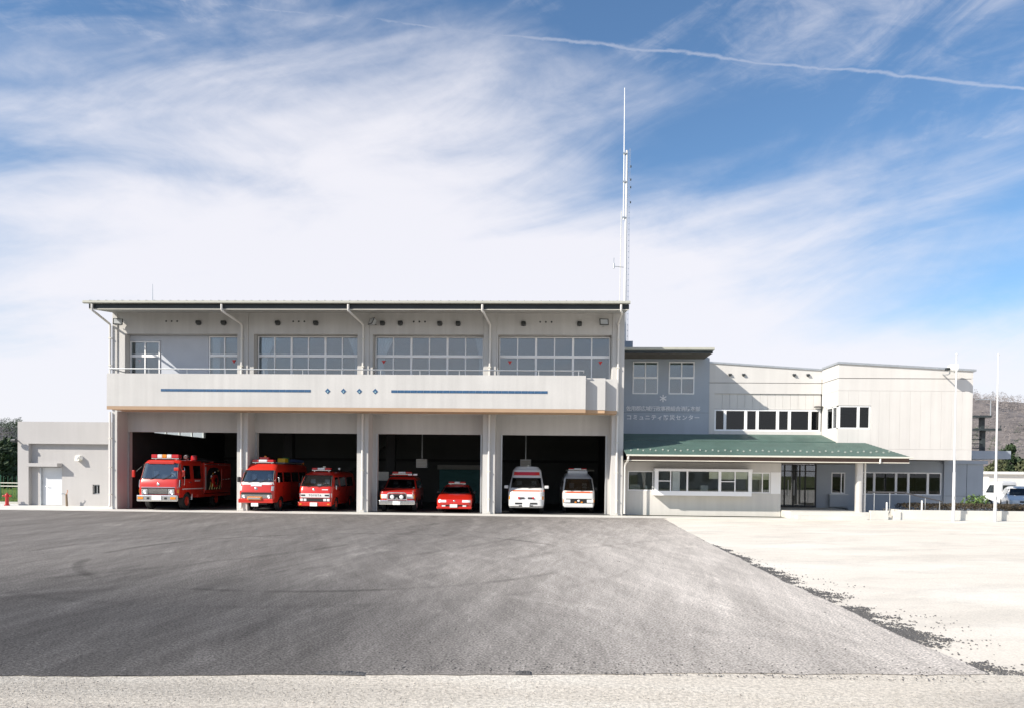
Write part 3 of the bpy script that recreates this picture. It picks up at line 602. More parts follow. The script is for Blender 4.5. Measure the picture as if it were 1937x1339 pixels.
MB().hexa([(16.36, -1.11, 2.6), (16.40, -1.11, 2.6), (15.86, 2.04, 2.6), (15.82, 2.04, 2.6), (16.36, -1.11, 2.84), (16.40, -1.11, 2.84), (15.86, 2.04, 3.58), (15.82, 2.04, 3.58)]).obj('verge_board', m_brown, of)
MB().prism([(3.84, -1.11), (16.36, -1.11), (15.83, 2.04), (15.83, 4.0), (3.84, 4.0)], 'z', 2.575, 2.6).obj('porch_ceiling', mat('porch ceiling', (.20, .18, .15), .8), of)
MB().tube([(15.1, -1.22, 2.80), (15.1, -1.22, 2.62), (15.09, -1.2, 2.56)], .04).obj('downpipe', m_pipe, of, 40)
MB().tube([(3.9, -1.22, 2.80), (3.9, -1.22, 2.68), (3.9, -1.0, 2.55), (3.9, -.2, 2.45), (3.88, -.1, 2.3), (3.88, -.1, .1)], .045).obj('downpipe', m_pipe, of, 40)
MB().cyl((14.55, -.35, .33), (14.55, -.35, 2.575), .165, n=28, caps=True).obj('porch_column', mat('bright steel column', (.62, .60, .57), .35, metal=.35), of, 40)
MB().tube([(14.84, -.3, 2.575), (14.84, -.3, .34)], .05).obj('downpipe', m_pipe, of, 40)
box('porch_platform', 11.39, 14.95, -.62, 4.1, .011, .33, m_conc, of); box('porch_step', 11.6, 14.7, -.98, -.622, .011, .17, m_conc, of)
# entrance
wall_y(of, 'entrance_side_wall', 11.2, 11.36, .902, 4.0, .33, 2.57, [(1.5, 3.7, .4, 2.3)], m_wall2)
en = window(of, 11.42, 14.2, .34, 2.56, 3.9, (.2, .42, .58, .8), (.84,), m=m_black, g=g_car2, bar=.05, name='entrance_screen')
for x in (12.75, 13.05): MB().tube([(x, 3.86, .95), (x, 3.86, 1.75)], .018, 6).obj('pull_handle', m_steel, en, 40)
wall_x(of, 'porch_wall', 14.2, 15.95, 4.0, 4.2, .3, 2.58, [(15.0, 15.72, 1.06, 2.16)], m_grey)
window(of, 15.0, 15.72, 1.06, 2.16, 4.02, (.72,), (), g=g_dark, bar=.06)
bb = box('notice_cabinet', 14.85, 15.8, 3.8, 3.98, .38, 1.0, m_grey, of, .01); box('cabinet_top', 14.83, 15.82, 3.78, 3.995, 1.002, 1.03, m_steel, bb)
box('lobby_rear_wall', 11.2, 15.9, 8.0, 8.1, .3, 2.6, m_roomd, of); box('lobby_floor', 11.2, 15.9, 4.1, 8.0, .28, .335, m_intd, of)
# ground floor under the projecting block
wall_x(of, 'lower_wall', 15.95, 20.76, 4.2, 4.4, 0, 2.8, [(16.66, 20.7, 1.02, 2.2)], m_grey)
window(of, 16.66, 20.7, 1.02, 2.2, 4.22, (.155, .43, .585, .83), (), g=g_dark, bar=.06, thick=(0, 1, 2, 3))
box('lower_wall', 20.765, 22.74, 4.1, 9, 0, 2.66, m_grey, of); box('wall_joint', 21.9, 21.915, 4.094, 4.099, .0, 2.66, m_black, of)
box('wall_joint', 20.78, 22.73, 4.093, 4.0985, 1.0, 1.012, m_black, of); box('eave_band', 20.7, 22.9, 4.0, 9.1, 2.662, 2.83, m_grey, of)
box('rear_wing_roof', 21.5, 25.6, 6.5, 12, 3.0, 3.44, m_grey, of); box('rear_wing_wall', 21.6, 24.6, 9.01, 12, 0, 2.998, m_grey, of)
box('room_rear_wall', 15.95, 20.76, 7.0, 7.1, 0, 2.8, m_roomd, of)
# grey stair hall with the lettering
wall_x(of, 'hall_wall', 3.84, 8.66, 4.0, 4.2, 0, 8.07, [(4.68, 6.0, 6.15, 7.83), (6.55, 7.88, 6.15, 7.83)], m_grey)
for a, b in ((4.68, 6.0), (6.55, 7.88)): window(of, a, b, 6.15, 7.83, 3.97, (.5,), (.5,), bar=.055, mid=.1)
box('hall_side_wall', 8.5, 8.658, 4.2, 9, 2.8, 8.0, m_grey, of); box('hall_room_wall', 3.9, 8.5, 6.0, 6.1, 2.8, 7.9, m_room, of)
box('wall_joint', 3.85, 8.65, 3.9945, 3.9985, 5.19, 5.2, m_intd, of)
box('hall_roof', 3.84, 8.42, 2.1, 9.2, 8.08, 8.18, m_roof, of); box('hall_fascia', 3.86, 8.38, 2.1, 2.14, 7.96, 8.075, m_dark, of)
box('hall_soffit', 3.85, 8.38, 2.14, 3.99, 7.97, 8.01, mat('brown soffit', (.13, .11, .09), .8), of)
MB().prism([(1.98, 8.13), (2.0, 8.1), (2.08, 8.1), (2.095, 8.13), (2.095, 8.23), (1.98, 8.23)], 'x', 3.86, 8.44).obj('hall_gutter', m_gut, of)
for k in range(12): box('roof_seam', 3.95 + k * .37, 3.99 + k * .37, 2.11, 9.2, 8.182, 8.25, m_roof, of)
box('mast_plinth', 4.02, 4.74, 4.6, 5.4, 8.08, 9.0, m_grey, of)
# set back wall with the strip window: each band and board its own piece
XA, XB = 8.665, 14.48
def ptop(x): return 7.79 + (7.42 - 7.79) * (x - XA) / (XB - XA)
MB().hexa([(XA, 4.15, 6.79), (XB, 4.15, 6.79), (XB, 4.3, 6.79), (XA, 4.3, 6.79), (XA, 4.15, ptop(XA)), (XB, 4.15, ptop(XB)), (XB, 4.3, ptop(XB)), (XA, 4.3, ptop(XA))]).obj('parapet', m_wall2, of)
box('wall_band', XA, XB, 4.15, 4.3, 6.22, 6.762, m_wall2, of); box('pilaster', XA, 8.98, 4.15, 4.3, 2.8, 6.218, m_wall2, of)
box('backing_wall', XA, XB, 4.302, 4.4, 5.42, 7.3, m_intd, of)
n = 14; w = (XB - 8.99) / n
for k in range(n): box('wall_panel', 8.99 + k * w + .005, 8.99 + (k + 1) * w - .005, 4.21, 4.3, 5.42, 6.21, m_wall2, of)
window(of, 8.99, XB - .02, 4.28, 5.40, 4.18, [(v - 8.99) / (14.48 - 8.99) for v in (9.54, 10.62, 11.22, 12.27, 12.88, 13.94)], (), g=g_dark, bar=.075, thick=(0, 1, 2, 3, 4, 5))
box('wall_sill', 8.985, XB, 4.12, 4.3, 3.6, 4.275, m_wall2, of)
box('upper_room_wall', 8.7, 20.8, 7.5, 7.6, 2.8, 7.0, m_roomd, of); box('upper_room_floor', 8.7, 20.8, 4.42, 7.5, 2.82, 2.9, m_roomd, of); box('upper_room_ceiling', 8.7, 14.4, 4.42, 7.5, 5.9, 5.95, m_roomd, of)
for x in (9.75, 10.45, 13.05, 13.76): MB().lathe([(.0, -.09), (.06, -.08), (.07, .0)], (x, 4.15, 7.18), 'y', 12).prism([(4.03, 7.17), (4.15, 7.17), (4.15, 7.25), (4.08, 7.25)], 'x', x - .08, x + .08).obj('wall_vent', mv, of, 40)
box('small_canopy', 14.1, 14.47, 3.9, 4.148, 5.52, 5.57, m_black, of)
MB().hexa([(XA, 4.1, ptop(XA)), (XB, 4.1, ptop(XB)), (XB, 4.35, ptop(XB)), (XA, 4.35, ptop(XA)), (XA, 4.1, ptop(XA) + .09), (XB, 4.1, ptop(XB) + .09), (XB, 4.35, ptop(XB) + .09), (XA, 4.35, ptop(XA) + .09)]).obj('coping', m_steel, of)
# projecting block
BX0, BX1, BY = 14.5, 20.95, 2.05
def btop(x): return 7.47 + (7.13 - 7.47) * (x - BX0) / (BX1 - BX0)
box('block_core', BX0 + .02, BX1 - .02, BY + .152, 9.9, 5.46, 7.0, m_roomd, of); box('block_floor', BX0 + .02, BX1 - .02, BY + .152, 9.9, 2.83, 3.7, m_roomd, of)
box('block_end_wall', BX1 - .15, BX1, BY + .15, 9.9, 2.82, 7.05, m_wall2, of)
MB().hexa([(BX0, BY, 6.785), (BX1, BY, 6.785), (BX1, BY + .15, 6.785), (BX0, BY + .15, 6.785), (BX0, BY, btop(BX0)), (BX1, BY, btop(BX1)), (BX1, BY + .15, btop(BX1)), (BX0, BY + .15, btop(BX0))]).obj('parapet', m_wall2, of)
box('wall_band', BX0, BX1, BY, BY + .15, 6.17, 6.755, m_wall2, of); box('wall_band', BX0, BX1, BY, BY + .15, 2.81, 3.315, m_wall2, of)
box('panel_backing', 16.1, BX1 - .01, BY + .012, BY + .148, 3.32, 6.165, m_wall2, of)
n = 13; w = (BX1 - BX0) / n
for k in range(n):
    a, b = BX0 + k * w + .003, BX0 + (k + 1) * w - .003
    if b < 16.15:
        b = 16.1 if k == 2 else b
        box('wall_panel', a, b, BY + .002, BY + .15, 5.44, 6.163, m_wall2, of); box('wall_panel', a, b, BY + .002, BY + .15, 3.322, 4.30, m_wall2, of)
    else: box('wall_panel', max(a, 16.104), b, BY + .002, BY + .0115, 3.322, 6.163, m_wall2, of)
window(of, BX0 + .06, 16.08, 4.3, 5.43, BY + .03, (.62,), (), g=g_dark, bar=.06, thick=(0,))
# its side facing the garages
box('return_parapet', BX0, BX0 + .15, BY + .152, 4.14, 6.785, btop(BX0), m_wall2, of); box('return_band', BX0, BX0 + .15, BY + .152, 4.14, 6.17, 6.755, m_wall2, of)
wall_y(of, 'return_wall', BX0 + .001, BX0 + .15, BY + .152, 4.14, 2.82, 6.163, [(BY + .1, 3.55, 4.3, 5.43)], m_wall2)
fr = MB()
for y in (BY + .16, 2.75, 3.5): fr.box(BX0 + .02, BX0 + .1, y, y + .06, 4.3, 5.43)
fr.box(BX0 + .02, BX0 + .1, BY + .16, 3.55, 4.3, 4.36).box(BX0 + .02, BX0 + .1, BY + .16, 3.55, 5.37, 5.43); fr = fr.obj('side_window', m_frame, of)
for a, b in ((BY + .22, 2.75), (2.81, 3.5)): box('pane', BX0 + .05, BX0 + .058, a, b, 4.36, 5.37, g_dark, fr)
for nm, q in (('coping', [(BX0 - .05, BY - .06), (BX1 + .12, BY - .06), (BX1 + .12, BY + .2), (BX0 - .05, BY + .2)]), ('coping', [(BX0 - .05, BY + .2), (BX0 + .2, BY + .2), (BX0 + .2, 4.09), (BX0 - .05, 4.09)])):
    MB().hexa([(x, y, btop(x)) for x, y in q] + [(x, y, btop(x) + .1) for x, y in q]).obj(nm, m_steel, of)
# lettering and emblem on the grey wall: every character a piece of its own
sg = thing('wall_lettering', 'two rows of raised pale Japanese characters under a star emblem on the grey wall', 'sign', (6.3, 3.98, 5.0))
m_let = mat('pale metal letters', (.86, .84, .84), .4, var=.03)
def letter(ch, x, z, size, Y, parent, m, name='letter', ext=.012, bold=.012, rot=(R(90), 0, 0), local=False):
    cu = bpy.data.curves.new('glyph', 'FONT'); cu.body = ch; cu.size = size; cu.extrude = ext; cu.align_x = 'CENTER'; cu.resolution_u = 2; cu.offset = size * bold
    o = bpy.data.objects.new('glyph', cu); COL.objects.link(o)
    dg = bpy.context.evaluated_depsgraph_get(); me = bpy.data.meshes.new_from_object(o.evaluated_get(dg)); bpy.data.objects.remove(o); bpy.data.curves.remove(cu)
    me.materials.clear(); me.materials.append(m)
    q = link(bpy.data.objects.new(name, me), parent); q.rotation_euler = rot
    q.location = (x, Y, z) if local else Vector((x, Y, z)) - org(parent); return q
for row, z, x0, x1, sz in (('佐用郡広域行政事務組合消防本部', 5.30, 4.49, 8.08, .27), ('コミュニティ防災センター', 4.83, 4.52, 8.04, .29)):
    for i, ch in enumerate(row): letter(ch, x0 + (x1 - x0) * i / (len(row) - 1), z, sz, 3.982, sg, m_let, bold=.010 if sz == .27 else .022)
em = MB()
for k in range(3):
    a = R(90 + 60 * k); dx, dz = math.cos(a), math.sin(a); nx, nz = -dz, dx
    em.prism([(6.27 + dx * s1 * .19 + nx * s2 * .026, 5.93 + dz * s1 * .19 + nz * s2 * .026) for s1, s2 in ((-1, -1), (1, -1), (1, 1), (-1, 1))], 'y', 3.965 - .002 * k, 3.99)
em.lathe([(0, -.0), (.06, .0), (.06, .02)], (6.27, 3.955, 5.93), 'y', 12).obj('star_emblem', m_let, sg)
# floodlight on the block
fl = thing('roof_floodlight', 'round white floodlight on a bracket at the parapet of the projecting block', 'floodlight', (19.55, 1.95, 7.1))
MB().lathe([(.0, -.17), (.13, -.16), (.17, -.1), (.19, .08), (.23, .17)], (19.6, 1.45, 7.2), 'x', 24).obj('drum', m_white, fl, 40)
MB().lathe([(.21, .175), (.235, .17), (.235, .2), (.21, .202), (.0, .195)], (19.6, 1.45, 7.2), 'x', 24).obj('lamp_glass', mat('lamp glass', (.55, .58, .6), .15, var=.05), fl, 40)
MB().tube([(19.5, 2.04, 6.98), (19.5, 1.65, 6.9), (19.5, 1.45, 6.95), (19.5, 1.45, 7.06)], .03).obj('bracket', m_steel, fl, 40); MB().box(19.3, 19.44, 1.3, 1.5, 7.08, 7.2).obj('ballast', m_dark, fl)
# radio mast
m_pole0 = mat('mast paint', (.62, .63, .64), .4)
mt = thing('radio_mast', 'tall slim white radio mast with a cable ladder, rising behind the station roof', 'mast', (4.38, 5, 9))
MB().cyl((4.34, 5, 8.95), (4.34, 5, 19.2), .085, .06, 14).obj('pole', m_pole0, mt, 40); MB().cyl((4.2, 4.95, 15.5), (4.17, 4.95, 22.5), .036, .018, 8).obj('whip_antenna', m_white, mt, 40)
for z in (15.6, 17.5, 19.0): box('clamp', 4.14, 4.3, 4.9, 5.05, z, z + .08, m_steel, mt)
lad = MB().box(4.46, 4.475, 4.97, 5.0, 8.6, 19.3).box(4.515, 4.53, 4.97, 5.0, 8.6, 19.3)
for k in range(36): lad.box(4.475, 4.515, 4.975, 4.995, 8.7 + k * .3, 8.73 + k * .3)
lad.obj('cable_ladder', mat('blue grey steel', (.22, .27, .36), .5), mt)
MB().tube([(4.25, 5, 13.0), (3.72, 5, 13.05), (3.72, 5, 13.5)], .02, 6).tube([(3.72, 5, 12.95), (3.72, 5, 13.2)], .05, 8).obj('side_antenna', m_steel, mt, 40)
MB().tube([(4.05, 5, 9.2), (4.08, 5, 16)], .018, 6).obj('feed_cable', m_trim, mt, 40)
for z in (16.4, 17.2, 17.6, 18.3): box('cable_clip', 4.53, 4.59, 4.97, 5.02, z, z + .1, m_dark, mt)
# flagpoles
m_pole = mat('white flagpole', (.66, .66, .66), .35, var=.02)
for x, lab in ((18.46, 'white flagpole in front of the projecting block, under the floodlight'), (20.28, 'white flagpole standing clear of the block, in front of the hillside')):
    f = thing('flagpole', lab, 'flagpole', (x, -1.0, 0), 0, 'flagpoles by the planter')
    MB().cyl((x, -1, 0), (x, -1, 2.2), .065, .06, 14).cyl((x, -1, 2.2), (x, -1, 7.42), .046, .026, 14).obj('pole', m_pole, f, 40)
    MB().lathe([(.0, 7.50), (.05, 7.47), (.05, 7.43), (.0, 7.40)], (x, -1, 0), 'z', 10).obj('finial', m_pole, f, 40); MB().box(x - .02, x + .02, -1.11, -1.06, 1.0, 1.12).obj('cleat', m_steel, f)
# planter with hedge, ramp and handrail
pl = thing('planter', 'long low white planter wall in front of the office and car park', 'planter', (22, -.4, 0))
box('front_wall', 16.35, 40, -.55, -.35, .012, .46, m_conc, pl, .01); box('end_wall', 16.35, 16.55, -.35, 1.2, .012, .458, m_conc, pl); box('soil', 16.55, 40, -.35, 1.4, .011, .40, mat('soil', (.07, .05, .04), .95), pl)
rp = thing('entrance_ramp', 'white low ramp walls with a steel handrail beside the porch', 'ramp', (15.6, -.4, 0))
box('cheek_wall', 14.96, 15.75, -.7, -.5, .012, .42, m_conc, rp, .008); box('cheek_wall', 16.02, 16.34, -.62, -.42, .012, .40, m_conc, rp, .008)
MB().hexa([(14.96, -.5, .011), (16.3, -.5, .011), (16.3, 1.6, .011), (14.96, 1.6, .011), (14.96, -.5, .33), (16.3, -.5, .03), (16.3, 1.6, .03), (14.96, 1.6, .33)]).obj('ramp_slab', m_conc, rp)
MB().tube([(15.0, -.3, 1.22), (15.0, -.25, 1.25), (16.6, -.25, 1.25), (18.35, -.25, .86), (18.4, -.25, .80)], .032).obj('handrail', mat('dark handrail', (.07, .07, .075), .4), rp, 40)
for x, z in ((15.3, 1.25), (16.0, 1.25), (16.9, 1.18), (17.6, 1.02), (18.25, .88)): MB().cyl((x, -.25, .3), (x, -.25, z), .018, n=8).obj('rail_post', m_steel, rp)
for x, h in ((15.78, .80), (17.35, .90)): MB().cyl((x, -.45, .3), (x, -.45, h), .035, n=10).obj('bollard_post', m_white, rp, 40)

# ------------------------------------------------------------------ vehicles (built facing -Y, front at y = 0)
def paint(name, c, rough=.28): return mat(name, c, rough, var=.03, scale=2, coat=.5)
m_fred = paint('fire red paint', (.52, .022, .012)); m_vwhite = paint('vehicle white paint', (.66, .66, .65)); m_or = paint('orange red stripe', (.62, .10, .01))
m_tyre = mat('tyre rubber', (.018, .018, .018), .85, var=.2); m_rim = mat('wheel rim', (.42, .42, .41), .4, metal=.5); m_rimred = mat('red rim', (.40, .03, .015), .45)
m_chrome = mat('chrome', (.72, .72, .70), .18, metal=.9, var=.04); m_plate = mat('number plate', (.82, .82, .78), .5); m_lens = mat('headlamp lens', (.74, .76, .76), .12, var=.06, scale=25)
m_beacon = mat('red beacon lens', (.50, .015, .02), .18, var=.08, scale=14, coat=.4); m_amber = mat('amber lens', (.72, .24, .02), .25); m_blk = mat('black trim', (.015, .015, .016), .5)
m_seat = mat('cab interior', (.09, .09, .095), .9); m_yel = mat('yellow gear', (.65, .42, .02), .5); m_hose = mat('black hose', (.02, .02, .022), .6); m_brass = mat('brass', (.45, .32, .12), .35, metal=.7)
m_paper = mat('white paper', (.70, .72, .75), .7)
class Car:
    def __init__(s, name, label, cat, loc, rz, levels, group=None):
        s.t = thing(name, label, cat, loc, rz, group); s.L = levels
    def at(s, z):
        L = s.L
        if z <= L[0][0]: return L[0][1:]
        for a, b in zip(L, L[1:]):
            if z <= b[0]:
                t = (z - a[0]) / (b[0] - a[0]); return tuple(p + (q - p) * t for p, q in zip(a[1:], b[1:]))
        return L[-1][1:]
    def ring(s, z, lv, n=5):
        yf, yb, w, rf, rb = lv; pts = []
        for cx, cy, r, a0 in ((w - rf, yf + rf, rf, -90), (w - rb, yb - rb, rb, 0), (-(w - rb), yb - rb, rb, 90), (-(w - rf), yf + rf, rf, 180)):
            for i in range(n + 1):
                a = R(a0 + 90 * i / n); pts.append((cx + r * math.cos(a), cy + r * math.sin(a), z))
        return pts
    def body(s, m, arches=(), crown=.05, name='body', hide=None):
        mb = MB(); zs = []
        for a, b in zip(s.L, s.L[1:]):
            k = max(1, int((b[0] - a[0]) / .12)); zs += [a[0] + (b[0] - a[0]) * i / k for i in range(k)]
        zs.append(s.L[-1][0]); rings = [s.ring(z, s.at(z)) for z in zs]
        top = s.at(zs[-1]); yf, yb, w, rf, rb = top
        for q, dz in ((.96, .45), (.8, .85), (.5, 1.0)):
            yc = (yf + yb) / 2; hl = (yb - yf) / 2
            inner = (yc - (hl - .5 * (1 - q) * w), yc + (hl - .5 * (1 - q) * w), w * q, max(.02, rf * q), max(.02, rb * q)); rings.append(s.ring(zs[-1] + crown * dz, inner))
        n = len(rings[0]); vs = [p for r_ in rings for p in r_]
        fs = [(i * n + k, i * n + (k + 1) % n, (i + 1) * n + (k + 1) % n, (i + 1) * n + k) for i in range(len(rings) - 1) for k in range(n)]
        fs += [tuple(range(n))[::-1], tuple((len(rings) - 1) * n + k for k in range(n))]
        o = mb.add(vs, fs).obj(name, m, s.t, 32, world=False)
        s.b = o
        for (y, r_) in arches:
            s._cut(MB().cyl((-2, y, r_ * .93), (2, y, r_ * .93), r_ * 1.16, n=28).obj('cutter', m_blk, s.t, world=False))
        return o
    def _cut(s, c):
        md = s.b.modifiers.new('cut', 'BOOLEAN'); md.object = c; md.solver = 'EXACT'; md.operation = 'DIFFERENCE'; md.material_mode = 'TRANSFER'; s.cutters = getattr(s, 'cutters', []) + [c]
    def finish(s):
        bpy.context.view_layer.update(); dg = bpy.context.evaluated_depsgraph_get(); o = s.b; me = bpy.data.meshes.new_from_object(o.evaluated_get(dg)); o.modifiers.clear(); o.data = me; me.name = o.name
        me.set_sharp_from_angle(angle=R(32))
        for c in s.cutters: bpy.data.objects.remove(c)
    def yfront(s, x, z):
        yf, yb, w, rf, rb = s.at(z); ax = abs(x)
        if ax > w - rf: d = min(ax - (w - rf), rf); return yf + rf - math.sqrt(max(0, rf * rf - d * d))
        return yf
    def front(s, name, q, m, off=.006, th=.02, nx=10, nz=6, parent=None, smooth=30):
        """a patch on the front skin; q = corners (x,z) bl, br, tr, tl"""
        def P(u, v, o):
            xb = q[0][0] + (q[1][0] - q[0][0]) * u; zb = q[0][1] + (q[1][1] - q[0][1]) * u; xt = q[3][0] + (q[2][0] - q[3][0]) * u; zt = q[3][1] + (q[2][1] - q[3][1]) * u
            x = xb + (xt - xb) * v; z = zb + (zt - zb) * v; return (x, s.yfront(x, z) - o, z)
        if name == 'windshield':
            s.wipers(q); s._cut(s._patch('cutter', P, m_seat, .05, .62, 6, 3, None, smooth))
        return s._patch(name, P, m, off, th, nx, nz, parent, smooth)
    def wipers(s, q):
        w = q[1][0]; z0 = q[0][1]; h = q[2][1] - z0
        for xa, xb in ((-w * .55, -w * .05), (w * .15, w * .68)):
            pts = [(xa + (xb - xa) * t, s.yfront(xa + (xb - xa) * t, z0 - .02 + h * .34 * t * t) - .035, z0 - .02 + h * .34 * t * t) for t in (0, .35, .7, 1)]
            MB().tube(pts, .012, 6).obj('wiper', m_blk, s.t, 40, world=False)
        for a, b in ((0, 1), (1, 2), (2, 3), (3, 0)):
            pts = [(q[a][0] + (q[b][0] - q[a][0]) * t, 0, q[a][1] + (q[b][1] - q[a][1]) * t) for t in [k / 8 for k in range(9)]]
            MB().tube([(x, s.yfront(x, z) - .008, z) for x, _, z in pts], .016, 6).obj('window_seal', m_blk, s.t, 40, world=False)
    def side(s, name, q, m, sgn=1, off=.006, th=.02, nx=6, nz=5, parent=None):
        def P(u, v, o):
            yb_ = q[0][0] + (q[1][0] - q[0][0]) * u; zb = q[0][1] + (q[1][1] - q[0][1]) * u; yt = q[3][0] + (q[2][0] - q[3][0]) * u; zt = q[3][1] + (q[2][1] - q[3][1]) * u
            y = yb_ + (yt - yb_) * v; z = zb + (zt - zb) * v; return (sgn * (s.at(z)[2] + o), y, z)
        if name == 'window': s._cut(s._patch('cutter', P, m_seat, .05, .36, 2, 2, None, 30))
        return s._patch(name, P, m, off, th, nx, nz, parent, 30)
    def _patch(s, name, P, m, off, th, nx, nz, parent, smooth):
        vs = [P(i / nx, j / nz, o) for o in (off, off - th) for j in range(nz + 1) for i in range(nx + 1)]; n1 = (nx + 1) * (nz + 1); fs = []
        for j in range(nz):
            for i in range(nx):
                a = j * (nx + 1) + i; fs += [(a, a + 1, a + nx + 2, a + nx + 1), (n1 + a, n1 + a + nx + 1, n1 + a + nx + 2, n1 + a + 1)]
        edge = [(j * (nx + 1), (j + 1) * (nx + 1)) for j in range(nz)] + [(j * (nx + 1) + nx, (j + 1) * (nx + 1) + nx) for j in range(nz)] + [(i, i + 1) for i in range(nx)] + [(nz * (nx + 1) + i, nz * (nx + 1) + i + 1) for i in range(nx)]
        fs += [(a, b, n1 + b, n1 + a) for a, b in edge]
        return MB().add(vs, fs).obj(name, m, parent or s.t, smooth, world=False)
    def wheels(s, ys, r, w, track, rim=m_rim):
        prof = [(r * .55, 0), (r * .92, 0), (r, w * .15), (r, w * .85), (r * .92, w), (r * .55, w)]
        for y in ys:
            for sg in (-1, 1):
                x0 = sg * track - (0 if sg < 0 else w)
                wh = bpy.data.objects.new('wheel', None); wh.empty_display_size = .1; link(wh, s.t, (0, y, r))
                MB().lathe(prof, (x0, 0, 0), 'x', 24).obj('tyre', m_tyre, wh, 35, world=False)
                xo = sg * track; q = [(0, xo - sg * .05), (r * .18, xo - sg * .03), (r * .2, xo - sg * .06), (r * .42, xo - sg * .05), (r * .5, xo - sg * .015), (r * .57, xo - sg * .005)]
                MB().lathe(q, (0, 0, 0), 'x', 24).obj('rim', rim, wh, 35, world=False)
    def bx(s, name, x0, x1, y0, y1, z0, z1, m, parent=None, bev=.01):
        p = parent or s.t; o0 = Vector((0, 0, 0)); q = p
        while q is not s.t: o0 += q.location; q = q.parent
        return box(name, x0 - o0.x, x1 - o0.x, y0 - o0.y, y1 - o0.y, z0 - o0.z, z1 - o0.z, m, p, bev, world=False)
    def mirror(s, x, y, z, m, w=.12, h=.2, arm=(0, 0, 0)):
        o = s.bx('mirror', x - w / 2, x + w / 2, y - .05, y + .05, z - h / 2, z + h / 2, m, bev=.03)
        MB().tube([(0, 0, 0), (arm[0] * .5, arm[1] * .5 + .02, arm[2] * .5), arm], .012, 6).obj('mirror_arm', m_blk, o, 40, world=False)
    def lightbar(s, x0, x1, y0, y1, z0, z1, segs, feet=True):
        """segs: list of (fraction0, fraction1, material)"""
        b = s.bx('light_bar', x0, x1, y0 + .02, y1 - .02, z0, z0 + .045, m_chrome)
        for a, c, m in segs: s.bx('lens', x0 + (x1 - x0) * a + .004, x0 + (x1 - x0) * c - .004, y0, y1, z0 + .047, z1, m, b, .025)
        if feet:
            for f in (.12, .88): xx = x0 + (x1 - x0) * f; s.bx('foot', xx - .03, xx + .03, (y0 + y1) / 2 - .05, (y0 + y1) / 2 + .05, z0 - .07, z0, m_chrome, b)
    def emblem(s, x, z, r, m=m_chrome):
        y = s.yfront(x, z); MB().lathe([(.0, -.03), (r * .6, -.026), (r, -.01), (r, .02)], (x, y, z), 'y', 16).obj('emblem', m, s.t, 40, world=False)
    def lamp(s, x, z, r, dy=0., m=m_lens):
        y = s.yfront(x, z) + dy; o = MB().lathe([(r * .95, -.012), (r * 1.15, -.02), (r * 1.2, .03)], (x, y, z), 'y', 18).obj('headlight', m_chrome, s.t, 40, world=False)
        MB().lathe([(.0, -.022), (r * .6, -.018), (r * .98, -.006)], (x, y, z), 'y', 18).obj('lens', m, o, 40, world=False)
    def cabin(s, y0, y1, z, w, rows=1):
        yw = s.at(z + .16)[0] + .2
        MB().lathe([(.15, -.012), (.165, 0), (.15, .012), (.135, 0), (.15, -.012)], (w * .45, yw + .12, z + .2), 'y', 20).obj('steering_wheel', m_blk, s.t, 40, world=False)
        s.bx('dashboard', -w + .12, w - .12, yw, yw + .22, z + .06, z + .14, m_seat, bev=.02)
        for sg in (-1, 1): s.bx('headrest', sg * w * .48 - .12, sg * w * .48 + .12, s.at(z + .45)[0] + .42, s.at(z + .45)[0] + .5, z + .2, z + .48, mat('pale seat cover', (.55, .56, .58), .9), bev=.03)
Z0 = .016
def words(c, txt, q, z, size, m, rot, along):
    for i, ch in enumerate(txt):
        letter(ch, *(q[0] + along[0] * i, z), size, q[1] + along[1] * i, c.t, m, 'letter', .003, .01, rot, local=True)

# 1 -- double cab pumper, half out of the first bay
c = Car('fire_engine', 'big red fire engine with double cab and pump panel, nosing out of the first bay', 'fire engine', (-18.23, -.55, Z0), R(1.0),
        [(.60, .16, 2.75, .94, .10, .05), (.70, .02, 2.75, .96, .14, .05), (1.08, .0, 2.75, .97, .16, .05), (1.40, .06, 2.75, .97, .18, .06), (1.46, .10, 2.75, .965, .18, .06), (2.24, .36, 2.75, .90, .20, .08), (2.36, .50, 2.72, .86, .24, .1)])
c.body(m_fred, arches=((.95, .41),))
c.front('windshield', [(-.86, 1.50), (.86, 1.50), (.80, 2.22), (-.80, 2.22)], g_car2, nx=16)
for sg in (-1, 1):
    c.side('window', [(.42, 1.48), (1.26, 1.48), (1.26, 2.14), (.60, 2.14)], g_car, sg); c.side('window', [(1.62, 1.48), (2.42, 1.48), (2.42, 2.14), (1.62, 2.14)], g_car, sg)
    for y in (.36, 1.36, 1.52, 2.56): c.side('door_gap', [(y, .72), (y + .012, .72), (y + .012, 2.2), (y, 2.2)], m_blk, sg, off=.003, nx=1)
    c.side('door_handle', [(1.15, 1.3), (1.3, 1.3), (1.3, 1.34), (1.15, 1.34)], m_chrome, sg, off=.03)
    c.side('corner_vent', [(.1, 1.1), (.24, 1.1), (.27, 1.44), (.14, 1.44)], m_chrome, sg, off=.008)
c.front('radiator_grille', [(-.78, .74), (.78, .74), (.8, 1.06), (-.8, 1.06)], m_blk, off=.012, nx=12)
for k in range(4): c.front('grille_bar', [(-.46, .80 + k * .06), (.46, .80 + k * .06), (.46, .835 + k * .06), (-.46, .835 + k * .06)], m_chrome, off=.026, th=.02, nx=4, nz=1)
for sg in (-1, 1): c.bx('headlight_surround', sg * .64 - .15, sg * .64 + .15, -.03, .02, .76, 1.0, m_chrome); c.lamp(sg * .64, .88, .085, dy=-.035)
for sg in (-1, 1): c.front('turn_signal', [(sg * .93 - .03, .82), (sg * .93 + .03, .82), (sg * .93 + .03, .98), (sg * .93 - .03, .98)], m_amber, off=.03, nx=2)
c.bx('bumper', -.98, .98, -.12, .08, .42, .72, m_chrome, bev=.04)
